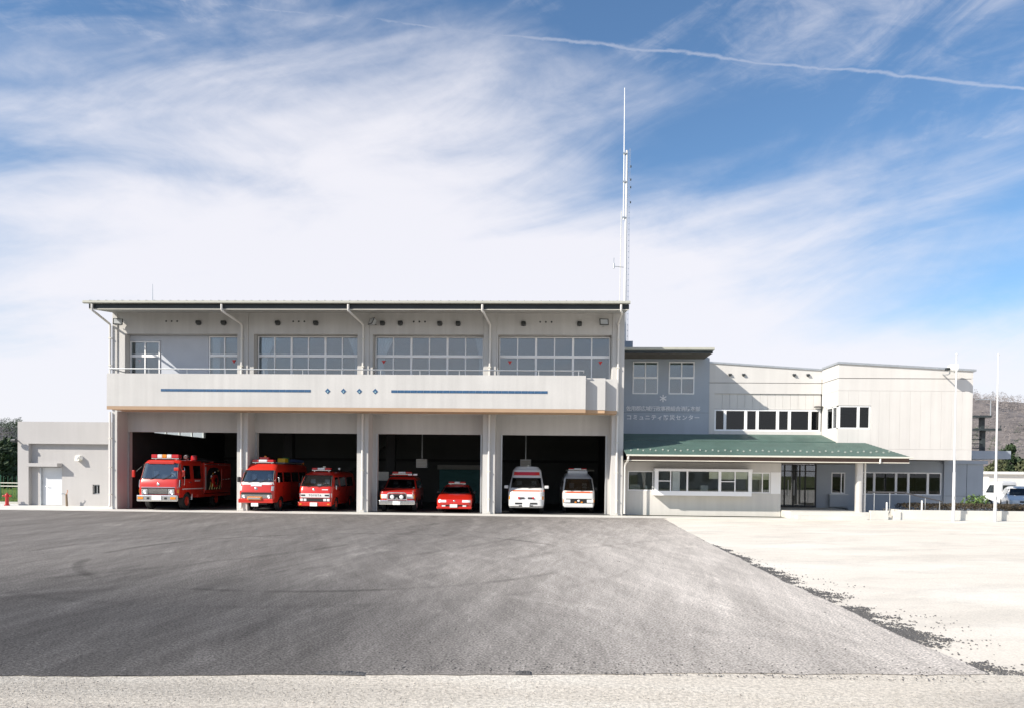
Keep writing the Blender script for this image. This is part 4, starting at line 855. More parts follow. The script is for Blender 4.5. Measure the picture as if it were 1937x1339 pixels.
for sg in (-1, 1): c.bx('fog_lamp', sg * .78 - .13, sg * .78 + .13, -.14, -.121, .52, .63, m_amber); c.bx('bumper_slot', sg * .42 - .06, sg * .42 + .06, -.135, -.121, .52, .62, m_blk)
c.bx('number_plate', -.23, .23, -.16, -.125, .48, .70, m_plate)
c.emblem(-.0, 1.22, .075); c.front('trim_strip', [(-.93, 1.08), (.93, 1.08), (.93, 1.10), (-.93, 1.10)], m_chrome, off=.01, nx=12, nz=1)
c.cabin(.1, 2.6, 1.38, .9, 2); c.bx('sun_visor', -.6, .62, .30, .34, 2.2, 2.34, m_fred)
c.lightbar(-.62, .72, .55, .88, 2.44, 2.66, [(0, .22, m_beacon), (.22, .4, m_lens), (.4, .56, m_amber), (.56, .74, m_lens), (.74, 1, m_beacon)])
c.mirror(-1.28, .18, 1.72, m_fred, .13, .34, (.34, .1, .34)); c.mirror(.90, -.02, 1.95, m_fred, .24, .16, (.02, .3, .2)); c.mirror(1.12, .22, 1.75, m_fred, .12, .3, (-.2, .1, .25))
pb = c.bx('rear_body', -.97, .97, 2.82, 6.1, .72, 2.30, m_fred, bev=.03)
arch = MB().prism([(3.05, .9), (4.75, .9), (4.75, 1.55), (4.62, 1.86), (4.35, 2.03), (3.9, 2.08), (3.45, 2.03), (3.18, 1.86), (3.05, 1.55)], 'x', .955, .985).obj('pump_panel', m_blk, c.t, world=False)
random.seed(3)
for k in range(16):
    y = 3.2 + 1.4 * random.random(); z = 1.0 + .9 * random.random(); rr = random.uniform(.03, .075); MB().lathe([(.0, .03), (rr * .8, .028), (rr, .0)], (.985, y, z), 'x', 12).obj('gauge', random.choice((m_chrome, m_brass, m_white, m_amber)), c.t, 40, world=False)
MB().lathe([(.2, .0), (.34, .02), (.34, .1), (.2, .12)], (.985, 3.9, 1.35), 'x', 24).obj('hose_reel', m_fred, c.t, 40, world=False)
for k in range(5): MB().tube([(1.02, 3.25 + k * .3, .92), (1.05, 3.3 + k * .3, 1.1 + .1 * (k % 2)), (1.0, 3.45 + k * .3, 1.3)], .035).obj('hose_coupling', m_brass, c.t, 40, world=False)
c.bx('side_locker', .93, 1.0, 4.85, 6.05, .95, 2.0, m_fred); c.bx('running_board', -1.0, 1.0, 2.0, 6.0, .55, .7, m_fred); c.bx('chassis', -.45, .45, .3, 6.0, .42, .62, m_blk)
c.bx('fender_flap', .90, .97, 1.42, 1.47, .45, .75, m_white)
for (x, y, r_) in ((.35, 1.2, .14), (.7, 2.2, .15)): MB().lathe([(r_, 2.42), (r_, 2.55), (r_ * .85, 2.64), (0, 2.66)], (x, y, 0), 'z', 16).obj('beacon', m_beacon, c.t, 40, world=False)
MB().lathe([(.0, -.1), (.1, -.1), (.12, .08), (.0, .1)], (.55, 1.7, 2.56), 'y', 16).obj('searchlight', m_chrome, c.t, 40, world=False); MB().cyl((.55, 1.7, 2.4), (.55, 1.7, 2.5), .03).obj('searchlight_stand', m_blk, c.t, world=False)
MB().tube([(.3, 3.1, 2.32), (.3, 3.1, 2.5), (.5, 3.4, 2.52), (.75, 3.7, 2.44), (.8, 4.4, 2.42), (.8, 5.9, 2.42)], .04).obj('suction_hose', m_hose, c.t, 40, world=False)
MB().tube([(-.6, 2.9, 2.4), (-.6, 5.9, 2.4)], .05).obj('ladder_rail', m_steel, c.t, world=False); MB().tube([(.05, 2.9, 2.4), (.05, 5.9, 2.4)], .05).obj('ladder_rail', m_steel, c.t, world=False)
c.wheels((.95, 4.3), .41, .24, .93, m_rimred)
for k in range(3): c.bx('locker_handle', 1.0, 1.02, 5.0 + k * .36, 5.16 + k * .36, 1.42, 1.46, m_chrome)
for k in range(4): c.bx('body_rail', .96, .985, 2.86 + k * .82, 3.6 + k * .82, 2.2, 2.235, m_chrome)
c.bx('locker_shutter', .968, .985, 2.9, 3.02, .9, 2.1, m_steel); c.side('white_line', [(.4, .98), (2.72, .98), (2.72, 1.02), (.4, 1.02)], m_vwhite, 1, off=.004)
MB().tube([(1.0, .5, 1.2), (1.03, .5, 1.25), (1.03, .5, 2.0), (1.0, .5, 2.05)], .015, 6).obj('grab_rail', m_chrome, c.t, 40, world=False)
for k in range(7): MB().lathe([(.20 + .015 * (k % 2), -.02), (.23, 0), (.20, .02)], (1.01 + .008 * k, 3.9, 1.35), 'x', 22).obj('hose_coil', m_hose, c.t, 40, world=False)
for i in range(6): letter('佐用消防署員'[i] if i < 6 else '', .984, 1.36, .085, 1.72 + i * .1, c.t, m_white, 'letter', .002, .01, (R(90), 0, R(90)), local=True)

c.finish()
# 2 -- tall red cab van
def van_face(c, w, z_g0, z_g1, hl_z, hl_x, letters=None): pass
c = Car('fire_van', 'tall red fire van with white strip under its windscreen and yellow roof gear', 'fire van', (-13.52, -.5, Z0), R(0),
        [(.42, .12, 5.1, .80, .12, .1), (.50, .02, 5.1, .83, .16, .1), (.88, .0, 5.1, .85, .2, .1), (1.36, .12, 5.1, .85, .22, .1), (1.95, .46, 5.1, .80, .22, .12), (2.14, .62, 5.08, .77, .24, .14), (2.22, .74, 5.05, .72, .26, .16)])
c.body(m_fred, arches=((1.0, .34), (3.9, .34)))
c.front('windshield', [(-.76, 1.40), (.76, 1.40), (.70, 1.94), (-.70, 1.94)], g_car2, nx=16)
c.front('white_strip', [(-.80, 1.26), (.80, 1.26), (.78, 1.38), (-.78, 1.38)], m_vwhite, off=.008, nx=14); c.front('white_plaque', [(-.28, 1.19), (.24, 1.19), (.24, 1.3), (-.28, 1.3)], m_vwhite, off=.014, nx=3, nz=2)
for sg in (-1, 1):
    c.side('window', [(.36, 1.38), (1.22, 1.38), (1.22, 1.86), (.62, 1.86)], g_car, sg)
    for a in (1.40, 2.55, 3.7): c.side('window', [(a, 1.38), (a + 1.0, 1.38), (a + 1.0, 1.86), (a, 1.86)], g_car, sg)
    for y in (.32, 1.3, 2.48): c.side('door_gap', [(y, .52), (y + .012, .52), (y + .012, 1.92), (y, 1.92)], m_blk, sg, off=.003, nx=1)
    c.front('corner_vent', [(sg * .76 - .05, .98), (sg * .76 + .05, .98), (sg * .76 + .05, 1.2), (sg * .76 - .05, 1.2)], m_vwhite, off=.012, nx=3)
c.front('radiator_grille', [(-.72, .80), (.72, .80), (.72, .90), (-.72, .90)], m_blk, off=.012, nx=8, nz=1)
c.front('headlight_band', [(-.76, .62), (.76, .62), (.76, .80), (-.76, .80)], m_chrome, off=.014, nx=10)
for sg in (-1, 1): c.lamp(sg * .60, .71, .07, dy=-.012)
c.bx('bumper', -.84, .84, -.06, .08, .40, .60, m_fred, bev=.03); c.bx('winch_guard', -.38, .30, -.12, -.062, .54, .70, m_amber, bev=.02); c.bx('winch_plate', -.34, .26, -.15, -.122, .58, .66, m_chrome)
c.bx('number_plate', -.20, .14, -.10, -.07, .24, .40, m_plate); c.emblem(-.02, 1.07, .075)
c.cabin(.2, 2.4, 1.28, .8, 2); c.bx('dash_paper', -.1, .38, .42, .62, 1.34, 1.42, m_paper)
c.lightbar(-.50, .56, .75, 1.05, 2.30, 2.46, [(0, .3, m_beacon), (.3, .7, m_lens), (.7, 1, m_beacon)]); c.bx('siren', -.16, .28, .82, 1.0, 2.46, 2.58, m_beacon); MB().lathe([(.06, 2.58), (.05, 2.64), (.0, 2.66)], (.1, .9, 0), 'z', 10).obj('beacon', m_amber, c.t, 40, world=False)
c.bx('roof_rack', -.6, .7, 1.9, 4.8, 2.30, 2.34, m_steel); c.bx('yellow_case', .25, .62, 2.1, 2.6, 2.345, 2.55, m_yel, bev=.03); c.bx('green_case', .3, .55, 2.65, 3.0, 2.345, 2.6, mat('green gear', (.03, .2, .06), .5), bev=.03)
MB().lathe([(.05, 2.28), (.06, 2.36), (.0, 2.4)], (.72, 4.6, 0), 'z', 10).obj('side_lamp', m_amber, c.t, 40, world=False); MB().tube([(.1, 3.2, 2.4), (.5, 3.8, 2.46), (.7, 4.6, 2.42)], .08).obj('rolled_tarp', mat('blue tarp', (.04, .07, .18), .6), c.t, 40, world=False)
c.mirror(-.98, .35, 1.5, m_blk, .14, .26, (.16, .1, .1)); c.mirror(.98, .35, 1.5, m_chrome, .06, .26, (-.16, .1, .1)); c.wheels((1.0, 3.9), .34, .2, .80, m_rimred); c.bx('chassis', -.4, .4, .3, 4.9, .3, .44, m_blk)
c.finish()
# 3 -- red delivery style van
c = Car('fire_van', 'smaller red fire van with a pale lettered band across its nose, beside the taller van', 'fire van', (-10.96, .35, Z0), R(0),
        [(.30, .10, 4.5, .78, .12, .1), (.42, .0, 4.5, .81, .16, .1), (.86, .0, 4.5, .83, .2, .1), (1.18, .10, 4.5, .83, .24, .1), (1.72, .56, 4.5, .74, .22, .14), (1.82, .72, 4.46, .70, .24, .16), (1.87, .9, 4.4, .62, .24, .18)])
c.body(m_fred, arches=((.85, .32), (3.4, .32)))
c.front('windshield', [(-.75, 1.20), (.75, 1.20), (.66, 1.72), (-.66, 1.72)], g_car2, nx=16)
for sg in (-1, 1):
    c.side('window', [(.42, 1.16), (1.2, 1.16), (1.2, 1.64), (.7, 1.64)], g_car, sg); c.side('window', [(1.5, 1.16), (2.5, 1.16), (2.5, 1.64), (1.5, 1.64)], g_car, sg)
    c.side('window', [(2.7, 1.16), (3.9, 1.16), (3.9, 1.64), (2.7, 1.64)], g_car, sg)
    for y in (.4, 1.32, 2.58): c.side('door_gap', [(y, .4), (y + .012, .4), (y + .012, 1.7), (y, 1.7)], m_blk, sg, off=.003, nx=1)
    c.side('door_handle', [(1.1, 1.0), (1.25, 1.0), (1.25, 1.04), (1.1, 1.04)], m_blk, sg, off=.03)
nb = c.front('nose_band', [(-.80, .66), (.80, .66), (.80, .86), (-.80, .86)], m_vwhite, off=.012, nx=14)
c.front('radiator_grille', [(-.74, .46), (.74, .46), (.76, .63), (-.76, .63)], m_blk, off=.01, nx=10)
for sg in (-1, 1):
    for dx in (.48, .65): c.bx('headlight', sg * dx - .07, sg * dx + .07, -.028, .02, .48, .60, m_lens, bev=.015)
    c.bx('slot', sg * .58 - .1, sg * .58 + .1, -.02, -.01, .73, .80, m_blk)
for i, ch in enumerate('TOYOTA'): letter(ch, -.27 + i * .108, .72, .12, -.014, c.t, m_blk, 'letter', .004, .02, (R(90), 0, 0), local=True)
c.bx('bumper', -.82, .82, -.08, .08, .24, .44, m_fred, bev=.03); c.bx('number_plate', -.22, .14, -.115, -.085, .24, .42, m_plate)
for sg in (-1, 1): c.bx('fog_lamp', sg * .68 - .06, sg * .68 + .06, -.095, -.082, .30, .37, m_amber)
c.emblem(-.08, 1.03, .062); c.front('name_badge', [(.32, 1.02), (.62, 1.02), (.62, 1.06), (.32, 1.06)], m_vwhite, off=.014, nx=2, nz=1)
c.cabin(.2, 2.4, 1.05, .74, 2); c.bx('dash_paper', -.02, .22, .45, .6, 1.14, 1.3, m_paper)
c.lightbar(-.44, .50, .85, 1.12, 1.95, 2.10, [(0, .3, m_beacon), (.3, .7, m_lens), (.7, 1, m_beacon)]); MB().lathe([(.08, 2.10), (.07, 2.17), (.0, 2.18)], (.15, 1.0, 0), 'z', 12).obj('siren', m_cream, c.t, 40, world=False)
MB().lathe([(.0, -.05), (.05, -.04), (.06, .05), (.0, .06)], (.62, 2.0, 2.06), 'y', 12).obj('work_light', m_lens, c.t, 40, world=False); MB().cyl((.62, 2.0, 1.8), (.62, 2.0, 2.02), .015).obj('work_light_stand', m_blk, c.t, world=False)
c.mirror(-.92, .55, 1.25, m_blk, .12, .2, (.12, .05, 0)); c.mirror(.90, .5, 1.14, m_chrome, .08, .2, (-.1, .05, .1)); c.wheels((.85, 3.4), .32, .19, .79, m_rimred)
c.finish()
# 4 -- off-roader
c = Car('fire_car', 'red off-road fire car with chrome bull bar and round spotlights, in the third bay', 'car', (-6.95, .35, Z0), R(4),
        [(.42, .16, 4.4, .78, .12, .1), (.55, .04, 4.4, .84, .16, .1), (.80, .0, 4.4, .86, .18, .1), (.98, .06, 4.4, .86, .2, .12), (1.06, .45, 4.4, .84, .22, .14), (1.10, 1.18, 4.4, .82, .2, .14), (1.58, 1.68, 4.3, .70, .2, .14), (1.64, 1.85, 4.2, .64, .2, .16)])
c.body(m_fred, arches=((.85, .36), (3.45, .36)))
c.front('windshield', [(-.72, 1.14), (.72, 1.14), (.62, 1.55), (-.62, 1.55)], g_car, nx=12)
for sg in (-1, 1):
    c.side('window', [(1.36, 1.12), (2.2, 1.12), (2.2, 1.52), (1.72, 1.52)], g_car, sg); c.side('window', [(2.32, 1.12), (3.1, 1.12), (3.1, 1.52), (2.32, 1.52)], g_car, sg); c.side('window', [(3.22, 1.12), (4.0, 1.12), (3.9, 1.52), (3.22, 1.52)], g_car, sg)
    c.front('headlight', [(sg * .62 - .17, .66), (sg * .62 + .17, .66), (sg * .62 + .17, .86), (sg * .62 - .17, .86)], m_lens, off=.012, nx=6)
    c.front('turn_signal', [(sg * .80 - .03, .66), (sg * .80 + .03, .66), (sg * .80 + .03, .84), (sg * .80 - .03, .84)], m_amber, off=.014, nx=3)
c.front('radiator_grille', [(-.42, .64), (.42, .64), (.42, .88), (-.42, .88)], m_blk, off=.012, nx=6)
c.bx('bumper', -.86, .86, -.12, .06, .36, .58, m_chrome, bev=.04)
MB().tube([(-.46, -.14, .58), (-.46, -.17, .84), (-.42, -.17, .91), (-.34, -.17, .94), (.34, -.17, .94), (.42, -.17, .91), (.46, -.17, .84), (.46, -.14, .58)], .026).obj('bull_bar', m_chrome, c.t, 40, world=False); MB().tube([(-.46, -.16, .62), (.46, -.16, .62)], .022).obj('bull_bar', m_chrome, c.t, 40, world=False)
for x in (-.22, .22): MB().lathe([(.0, -.04), (.08, -.03), (.1, .0), (.07, .05)], (x, -.2, .74), 'y', 18).obj('spotlight', m_lens, c.t, 40, world=False)
MB().lathe([(.0, -.02), (.06, -.02), (.06, .0)], (0, -.2, .66), 'y', 14).obj('horn', m_chrome, c.t, 40, world=False)
c.bx('number_plate', -.2, .16, -.16, -.125, .36, .54, m_plate); c.cabin(1.15, 3, 1.0, .7, 2)
c.bx('roof_rack', -.62, .66, 1.75, 3.6, 1.74, 1.78, m_fred); c.lightbar(-.5, .5, 1.82, 2.05, 1.80, 1.95, [(0, .3, m_beacon), (.3, .68, m_lens), (.68, 1, m_beacon)]); 
for x in (.42, .68): c.bx('rack_lamp', x - .1, x + .1, 1.66, 1.74, 1.76, 1.85, m_lens)
MB().tube([(.74, .0, .78), (.76, -.02, 1.05)], .02).obj('corner_pole', m_chrome, c.t, 40, world=False); MB().lathe([(.0, -.03), (.05, -.02), (.05, .03)], (.74, .5, 1.16), 'y', 10).obj('wing_mirror', m_blk, c.t, 40, world=False)
c.mirror(-.95, 1.45, 1.2, m_blk, .14, .16, (.12, .05, -.05)); c.mirror(.95, 1.45, 1.2, m_blk, .14, .16, (-.12, .05, -.05)); c.wheels((.85, 3.45), .36, .22, .86, m_rim)
c.finish()
# 5 -- saloon
c = Car('fire_car', 'low red fire command saloon with a small roof light bar, beside the off-roader', 'car', (-4.22, .5, Z0), R(3),
        [(.18, .14, 4.5, .78, .14, .1), (.28, .02, 4.5, .83, .2, .12), (.48, .0, 4.5, .85, .24, .14), (.64, .06, 4.5, .85, .26, .16), (.78, .50, 4.46, .83, .3, .18), (.88, 1.20, 4.36, .80, .28, .2), (.90, 1.32, 4.0, .78, .26, .2), (1.20, 1.92, 3.4, .64, .24, .2), (1.27, 2.12, 3.2, .58, .24, .22)])
c.body(m_fred, arches=((.85, .30), (3.45, .30)))
c.front('windshield', [(-.68, .92), (.68, .92), (.56, 1.19), (-.56, 1.19)], g_car, nx=12)
for sg in (-1, 1):
    c.side('window', [(1.5, .92), (2.3, .92), (2.3, 1.18), (1.95, 1.18)], g_car, sg); c.side('window', [(2.4, .92), (3.2, .92), (3.05, 1.18), (2.4, 1.18)], g_car, sg)
    c.front('headlight', [(sg * .58 - .20, .50), (sg * .58 + .20, .50), (sg * .58 + .19, .61), (sg * .58 - .19, .61)], m_lens, off=.01, nx=8)
    c.bx('fog_lamp', sg * .5 - .09, sg * .5 + .09, -.045, -.02, .29, .36, m_lens)
c.front('lower_grille', [(-.62, .28), (.62, .28), (.62, .37), (-.62, .37)], m_blk, off=.012, nx=8, nz=1); c.bx('bumper', -.84, .84, -.05, .1, .18, .30, m_fred, bev=.03); c.front('bumper_top', [(-.82, .38), (.82, .38), (.82, .47), (-.82, .47)], m_fred, off=.03, th=.04, nx=14, nz=2)
c.bx('number_plate', -.2, .16, -.075, -.045, .25, .41, m_plate); c.emblem(0, .56, .05); c.cabin(1.3, 3, .85, .66, 2)
c.lightbar(-.44, .44, 2.2, 2.42, 1.34, 1.47, [(0, .34, m_beacon), (.34, .66, m_lens), (.66, 1, m_beacon)]); c.mirror(-.92, 1.65, .94, m_blk, .16, .12, (.1, .05, -.02)); c.mirror(.92, 1.65, .94, m_blk, .16, .12, (-.1, .05, -.02)); c.wheels((.85, 3.45), .30, .19, .83, m_rim)
c.finish()
# 6 -- high roof ambulance
c = Car('ambulance', 'white high-roof ambulance with a red light strip above its windscreen, in the fourth bay', 'ambulance', (-.75, .3, Z0), R(0),
        [(.28, .12, 5.2, .80, .16, .1), (.38, .0, 5.2, .85, .22, .1), (.70, .02, 5.2, .87, .26, .1), (1.02, .12, 5.2, .87, .28, .12), (1.20, .42, 5.2, .86, .28, .12), (1.72, .92, 5.2, .76, .26, .14), (1.82, 1.0, 5.2, .74, .26, .14), (2.08, 1.10, 5.15, .70, .28, .2), (2.22, 1.3, 5.05, .58, .28, .25)])
c.body(m_vwhite, arches=((.95, .33), (3.9, .33)), crown=.06)
c.front('windshield', [(-.74, 1.24), (.74, 1.24), (.68, 1.70), (-.68, 1.70)], g_car, nx=14); c.front('light_strip', [(-.64, 1.84), (.64, 1.84), (.62, 2.0), (-.62, 2.0)], m_beacon, off=.05, th=.08, nx=12)
c.front('red_stripe', [(-.85, 1.07), (.85, 1.07), (.85, 1.12), (-.85, 1.12)], m_or, off=.005, nx=14, nz=1)
for sg in (-1, 1):
    c.side('window', [(.78, 1.2), (1.5, 1.2), (1.5, 1.62), (1.1, 1.62)], g_car, sg); c.side('window', [(1.7, 1.2), (2.8, 1.2), (2.8, 1.62), (1.7, 1.62)], g_car, sg); c.side('red_stripe', [(.35, 1.07), (5.1, 1.07), (5.1, 1.12), (.35, 1.12)], m_or, sg, off=.004)
    c.front('headlight', [(sg * .58 - .20, .66), (sg * .58 + .20, .66), (sg * .58 + .22, .82), (sg * .58 - .18, .82)], m_lens, off=.01, nx=8); c.front('turn_signal', [(sg * .80 - .04, .68), (sg * .80 + .04, .68), (sg * .80 + .04, .84), (sg * .80 - .04, .84)], m_amber, off=.012, nx=3)
    c.bx('grille_slot', sg * .22 - .14, sg * .22 + .14, -.012, .03, .72, .79, m_blk); c.bx('red_flasher', sg * .34 - .05, sg * .34 + .05, -.035, -.01, .71, .80, m_beacon); c.bx('bumper_slot', sg * .36 - .17, sg * .36 + .17, -.02, .02, .46, .53, m_blk); c.bx('lower_slot', sg * .26 - .08, sg * .26 + .08, -.02, .02, .36, .41, m_blk)
c.bx('number_plate', -.17, .17, -.035, -.005, .33, .49, m_plate); c.mirror(-.98, .62, 1.27, m_vwhite, .2, .15, (.14, .05, -.03)); c.mirror(.98, .62, 1.27, m_vwhite, .2, .15, (-.14, .05, -.03))
c.cabin(.4, 2.4, 1.08, .74); MB().lathe([(.08, 2.27), (.07, 2.34), (.0, 2.36)], (0.05, 1.6, 0), 'z', 12).obj('roof_beacon', m_cream, c.t, 40, world=False); c.wheels((.95, 3.9), .33, .2, .84, m_rim); c.bx('mud_flap', .70, .86, 1.5, 1.53, .2, .5, m_blk)
c.finish()
# 7 -- older ambulance
c = Car('ambulance', 'older boxy white ambulance with orange stripe and black grille, deepest in the fourth bay', 'ambulance', (1.80, 1.2, Z0), R(0),
        [(.28, .12, 4.7, .72, .12, .1), (.36, .02, 4.7, .76, .16, .1), (.72, .0, 4.7, .79, .18, .1), (1.06, .08, 4.7, .79, .2, .12), (1.70, .46, 4.7, .70, .2, .14), (1.80, .66, 4.66, .64, .22, .16), (1.92, 1.3, 4.6, .56, .22, .2)])
c.body(m_vwhite, arches=((.85, .31), (3.5, .31)))
c.front('windshield', [(-.70, 1.12), (.70, 1.12), (.62, 1.68), (-.62, 1.68)], g_car, nx=14); c.front('orange_stripe', [(-.77, 1.0), (.77, 1.0), (.77, 1.07), (-.77, 1.07)], m_or, off=.006, nx=14, nz=1)
c.front('radiator_grille', [(-.74, .50), (.74, .50), (.75, .72), (-.75, .72)], m_blk, off=.01, nx=10)
for sg in (-1, 1):
    c.bx('headlight', sg * .56 - .16, sg * .56 + .16, -.03, .02, .53, .68, m_lens, bev=.015); c.bx('turn_signal', sg * .74 - .02, sg * .74 + .02, -.01, .1, .54, .68, m_amber); c.bx('fog_lamp', sg * .15 - .05, sg * .15 + .05, -.03, -.008, .52, .58, m_amber)
    c.side('window', [(.5, 1.1), (1.2, 1.1), (1.2, 1.58), (.75, 1.58)], g_car, sg); c.side('window', [(1.4, 1.1), (2.6, 1.1), (2.6, 1.58), (1.4, 1.58)], g_car, sg); c.side('orange_stripe', [(.3, 1.0), (4.6, 1.0), (4.6, 1.07), (.3, 1.07)], m_or, sg, off=.004)
c.emblem(0, .62, .06, m_white); c.bx('bumper', -.70, .70, -.1, .06, .30, .45, m_vwhite, bev=.03); c.bx('roof_box', -.50, .50, 1.35, 2.2, 1.94, 2.1, m_vwhite, bev=.03); c.lightbar(-.46, .46, 1.4, 1.62, 2.12, 2.22, [(0, .3, m_beacon), (.3, .7, m_lens), (.7, 1, m_beacon)], False)
c.cabin(.2, 2, 1.0, .66); c.mirror(-.86, .4, 1.2, m_blk, .1, .18, (.1, .05, 0)); c.mirror(.86, .4, 1.2, m_blk, .1, .18, (-.1, .05, 0)); c.wheels((.85, 3.5), .31, .18, .76, m_rim)

c.finish()
# white cars behind the planter
def parked(x, y, rz, lab, lv, rz_glass=None, van=False):
    c = Car('parked_car', lab, 'car', (x, y, 0), rz, lv, 'white cars parked beyond the planter'); c.body(m_vwhite, arches=((.8, .3), (3.3, .3)))
    zt = lv[-2][0]; zb = lv[-3][0] if not van else 1.05
    c.front('windshield', [(-.66, zb + .03), (.66, zb + .03), (.55, zt - .03), (-.55, zt - .03)], g_car, nx=10)
    for sg in (-1, 1):
        yf = c.at(zb + .05)[0] + .25; c.side('window', [(yf, zb + .04), (2.25, zb + .04), (2.25, zt - .04), (yf + .35, zt - .04)], g_car, sg); c.side('window', [(2.35, zb + .04), (3.25, zb + .04), (3.05, zt - .04), (2.35, zt - .04)], g_car, sg)
        c.front('headlight', [(sg * .56 - .17, .52), (sg * .56 + .17, .52), (sg * .56 + .17, .64), (sg * .56 - .17, .64)], m_lens, off=.01, nx=6)
    c.front('radiator_grille', [(-.3, .5), (.3, .5), (.3, .6), (-.3, .6)], m_blk, off=.01, nx=3); c.bx('number_plate', -.17, .17, -.04, -.01, .32, .48, m_plate if not van else m_yel); c.wheels((.8, 3.3), .30, .18, .80, m_rim); c.finish(); return c
SED = [(.2, .12, 4.3, .76, .14, .1), (.3, .0, 4.3, .82, .2, .12), (.65, .05, 4.3, .83, .24, .16), (.80, .55, 4.25, .81, .28, .18), (.90, 1.15, 4.1, .78, .26, .2), (1.34, 1.8, 3.5, .62, .24, .2), (1.4, 2.0, 3.3, .55, .24, .22)]
KEI = [(.25, .1, 3.4, .68, .12, .1), (.35, .0, 3.4, .72, .16, .1), (.85, .02, 3.4, .73, .18, .12), (1.0, .12, 3.4, .72, .2, .12), (1.6, .6, 3.3, .64, .2, .14), (1.7, .8, 3.2, .58, .2, .16)]
parked(26.2, 10.4, R(38), 'white parked saloon nearest the grey office wall, partly hidden by it', SED)
parked(28.6, 9.8, R(-24), 'white parked saloon in the middle of the row beyond the hedge', SED)
parked(30.0, 12.6, R(-24), 'white parked saloon at the far end of the row beyond the hedge', SED)
pk = thing('pickup_truck', 'small white pickup with a dark open bed, parked beyond the hedge with its back turned', 'truck', (29.6, 15.2, 0), R(196))
kc = Car('cab', None, None, (29.6, 15.2, 0), R(196), KEI); kc.L = [(a, b, min(c_, 1.55), d, e, .1) for a, b, c_, d, e, f in KEI]; bpy.data.objects.remove(kc.t); kc.t = pk
kc.body(m_vwhite, arches=((.75, .27),), name='cab'); kc.front('windshield', [(-.6, 1.05), (.6, 1.05), (.52, 1.55), (-.52, 1.55)], g_car)
for sg in (-1, 1): kc.side('window', [(.5, 1.0), (1.3, 1.0), (1.3, 1.5), (.75, 1.5)], g_car, sg)
kc.bx('rear_window', -.5, .5, 1.555, 1.57, 1.0, 1.5, g_car); kc.bx('bed', -.72, .72, 1.6, 3.5, .55, .62, m_blk); kc.bx('chassis', -.35, .35, .3, 3.4, .35, .53, m_blk)
for a in ((-.72, -.69, 1.6, 3.5), (.69, .72, 1.6, 3.5), (-.69, .69, 3.46, 3.5)): kc.bx('bed_side', *a, .62, .92, m_vwhite)
for sg in (-1, 1): kc.bx('tail_light', sg * .6 - .08, sg * .6 + .08, 3.5, 3.53, .45, .53, m_beacon)
kc.wheels((.75, 2.7), .27, .15, .68, m_rim)
kc.finish()

# ------------------------------------------------------------------ planting and the far surroundings
def leaf_mass(name, m, parent, fn, n, size, seed):
    """many small leaf-sized faces spread through a volume; fn(random) -> point or None"""
    rnd = random.Random(seed); mb = MB(); k = 0
    while k < n:
        p = fn(rnd)
        if p is None: continue
        a = rnd.uniform(0, 6.28); t = rnd.uniform(-1, 1); s = size * rnd.uniform(.6, 1.35); d = Vector((math.cos(a) * math.sqrt(1 - t * t), math.sin(a) * math.sqrt(1 - t * t), t))
        e = d.orthogonal().normalized(); f = d.cross(e); b = len(mb.v); p = Vector(p)
        mb.v += [tuple(p - e * s), tuple(p + f * s * .45 + d * s * .15), tuple(p + e * s), tuple(p - f * s * .45 + d * s * .15)]; mb.f.append((b, b + 1, b + 2, b + 3)); k += 1
    o0 = org(parent) if parent is not None else Vector((0, 0, 0)); me = bpy.data.meshes.new(name)
    me.from_pydata([(x - o0.x, y - o0.y, z - o0.z) for x, y, z in mb.v], [], mb.f); me.materials.append(m)
    return link(bpy.data.objects.new(name, me), parent)
m_hedge = mat('hedge leaves', (.055, .060, .024), .7, var=.6, scale=6, fine=.4, fscale=14); m_leaf = mat('evergreen leaves', (.035, .060, .024), .7, var=.5, scale=1.2, fine=.3, fscale=5); m_leaf2 = mat('olive leaves', (.085, .095, .04), .75, var=.45, scale=1.0, fine=.3, fscale=5)
m_bark = mat('bark', (.10, .08, .06), .9, var=.3, scale=8); m_twig = mat('bare twigs', (.19, .168, .158), .9, var=.2, scale=.15, fine=.4, fscale=2); m_reddish = mat('reddish hedge leaves', (.060, .045, .025), .7, var=.5, scale=5, fine=.4, fscale=12)
hg = thing('clipped_hedge', 'long low dark clipped hedge growing in the white planter', 'hedge', (28, .4, .4))
def in_hedge(r): 
    x = r.uniform(16.8, 39.5); u, v = r.uniform(-1, 1), r.random(); y = .45 + u * .6; h = .36 + .05 * noise.noise((x * 1.7, y, 0)); return (x, y, .40 + h * (1 - u ** 6 * .35) * v ** .5)
leaf_mass('foliage', m_reddish, hg, in_hedge, 26000, .035, 5)
for k in range(12): MB().cyl((17.5 + k * 1.9, .45, .38), (17.55 + k * 1.9, .45, .62), .015, .008, 6).obj('stem', m_bark, hg)
sh = thing('leafy_shrub', 'small green leafy shrub rising above the hedge by the grey wall', 'shrub', (21.3, 2.2, .3))
def in_shrub(r): a, e, q = r.uniform(0, 6.28), r.uniform(.1, 1.4), r.random() ** .6 * .62; return (21.3 + q * math.cos(a) * math.cos(e) * 1.25, 2.2 + q * math.sin(a) * math.cos(e), .55 + q * math.sin(e) * .95)
leaf_mass('foliage', mat('fresh leaves', (.09, .15, .04), .6, var=.4, scale=6), sh, in_shrub, 420, .085, 9)
for k in range(5): MB().cyl((21.3, 2.2, .3), (21.3 + .35 * math.cos(k * 1.3), 2.2 + .3 * math.sin(k * 1.3), .95), .014, .006, 6).obj('stem', m_bark, sh)
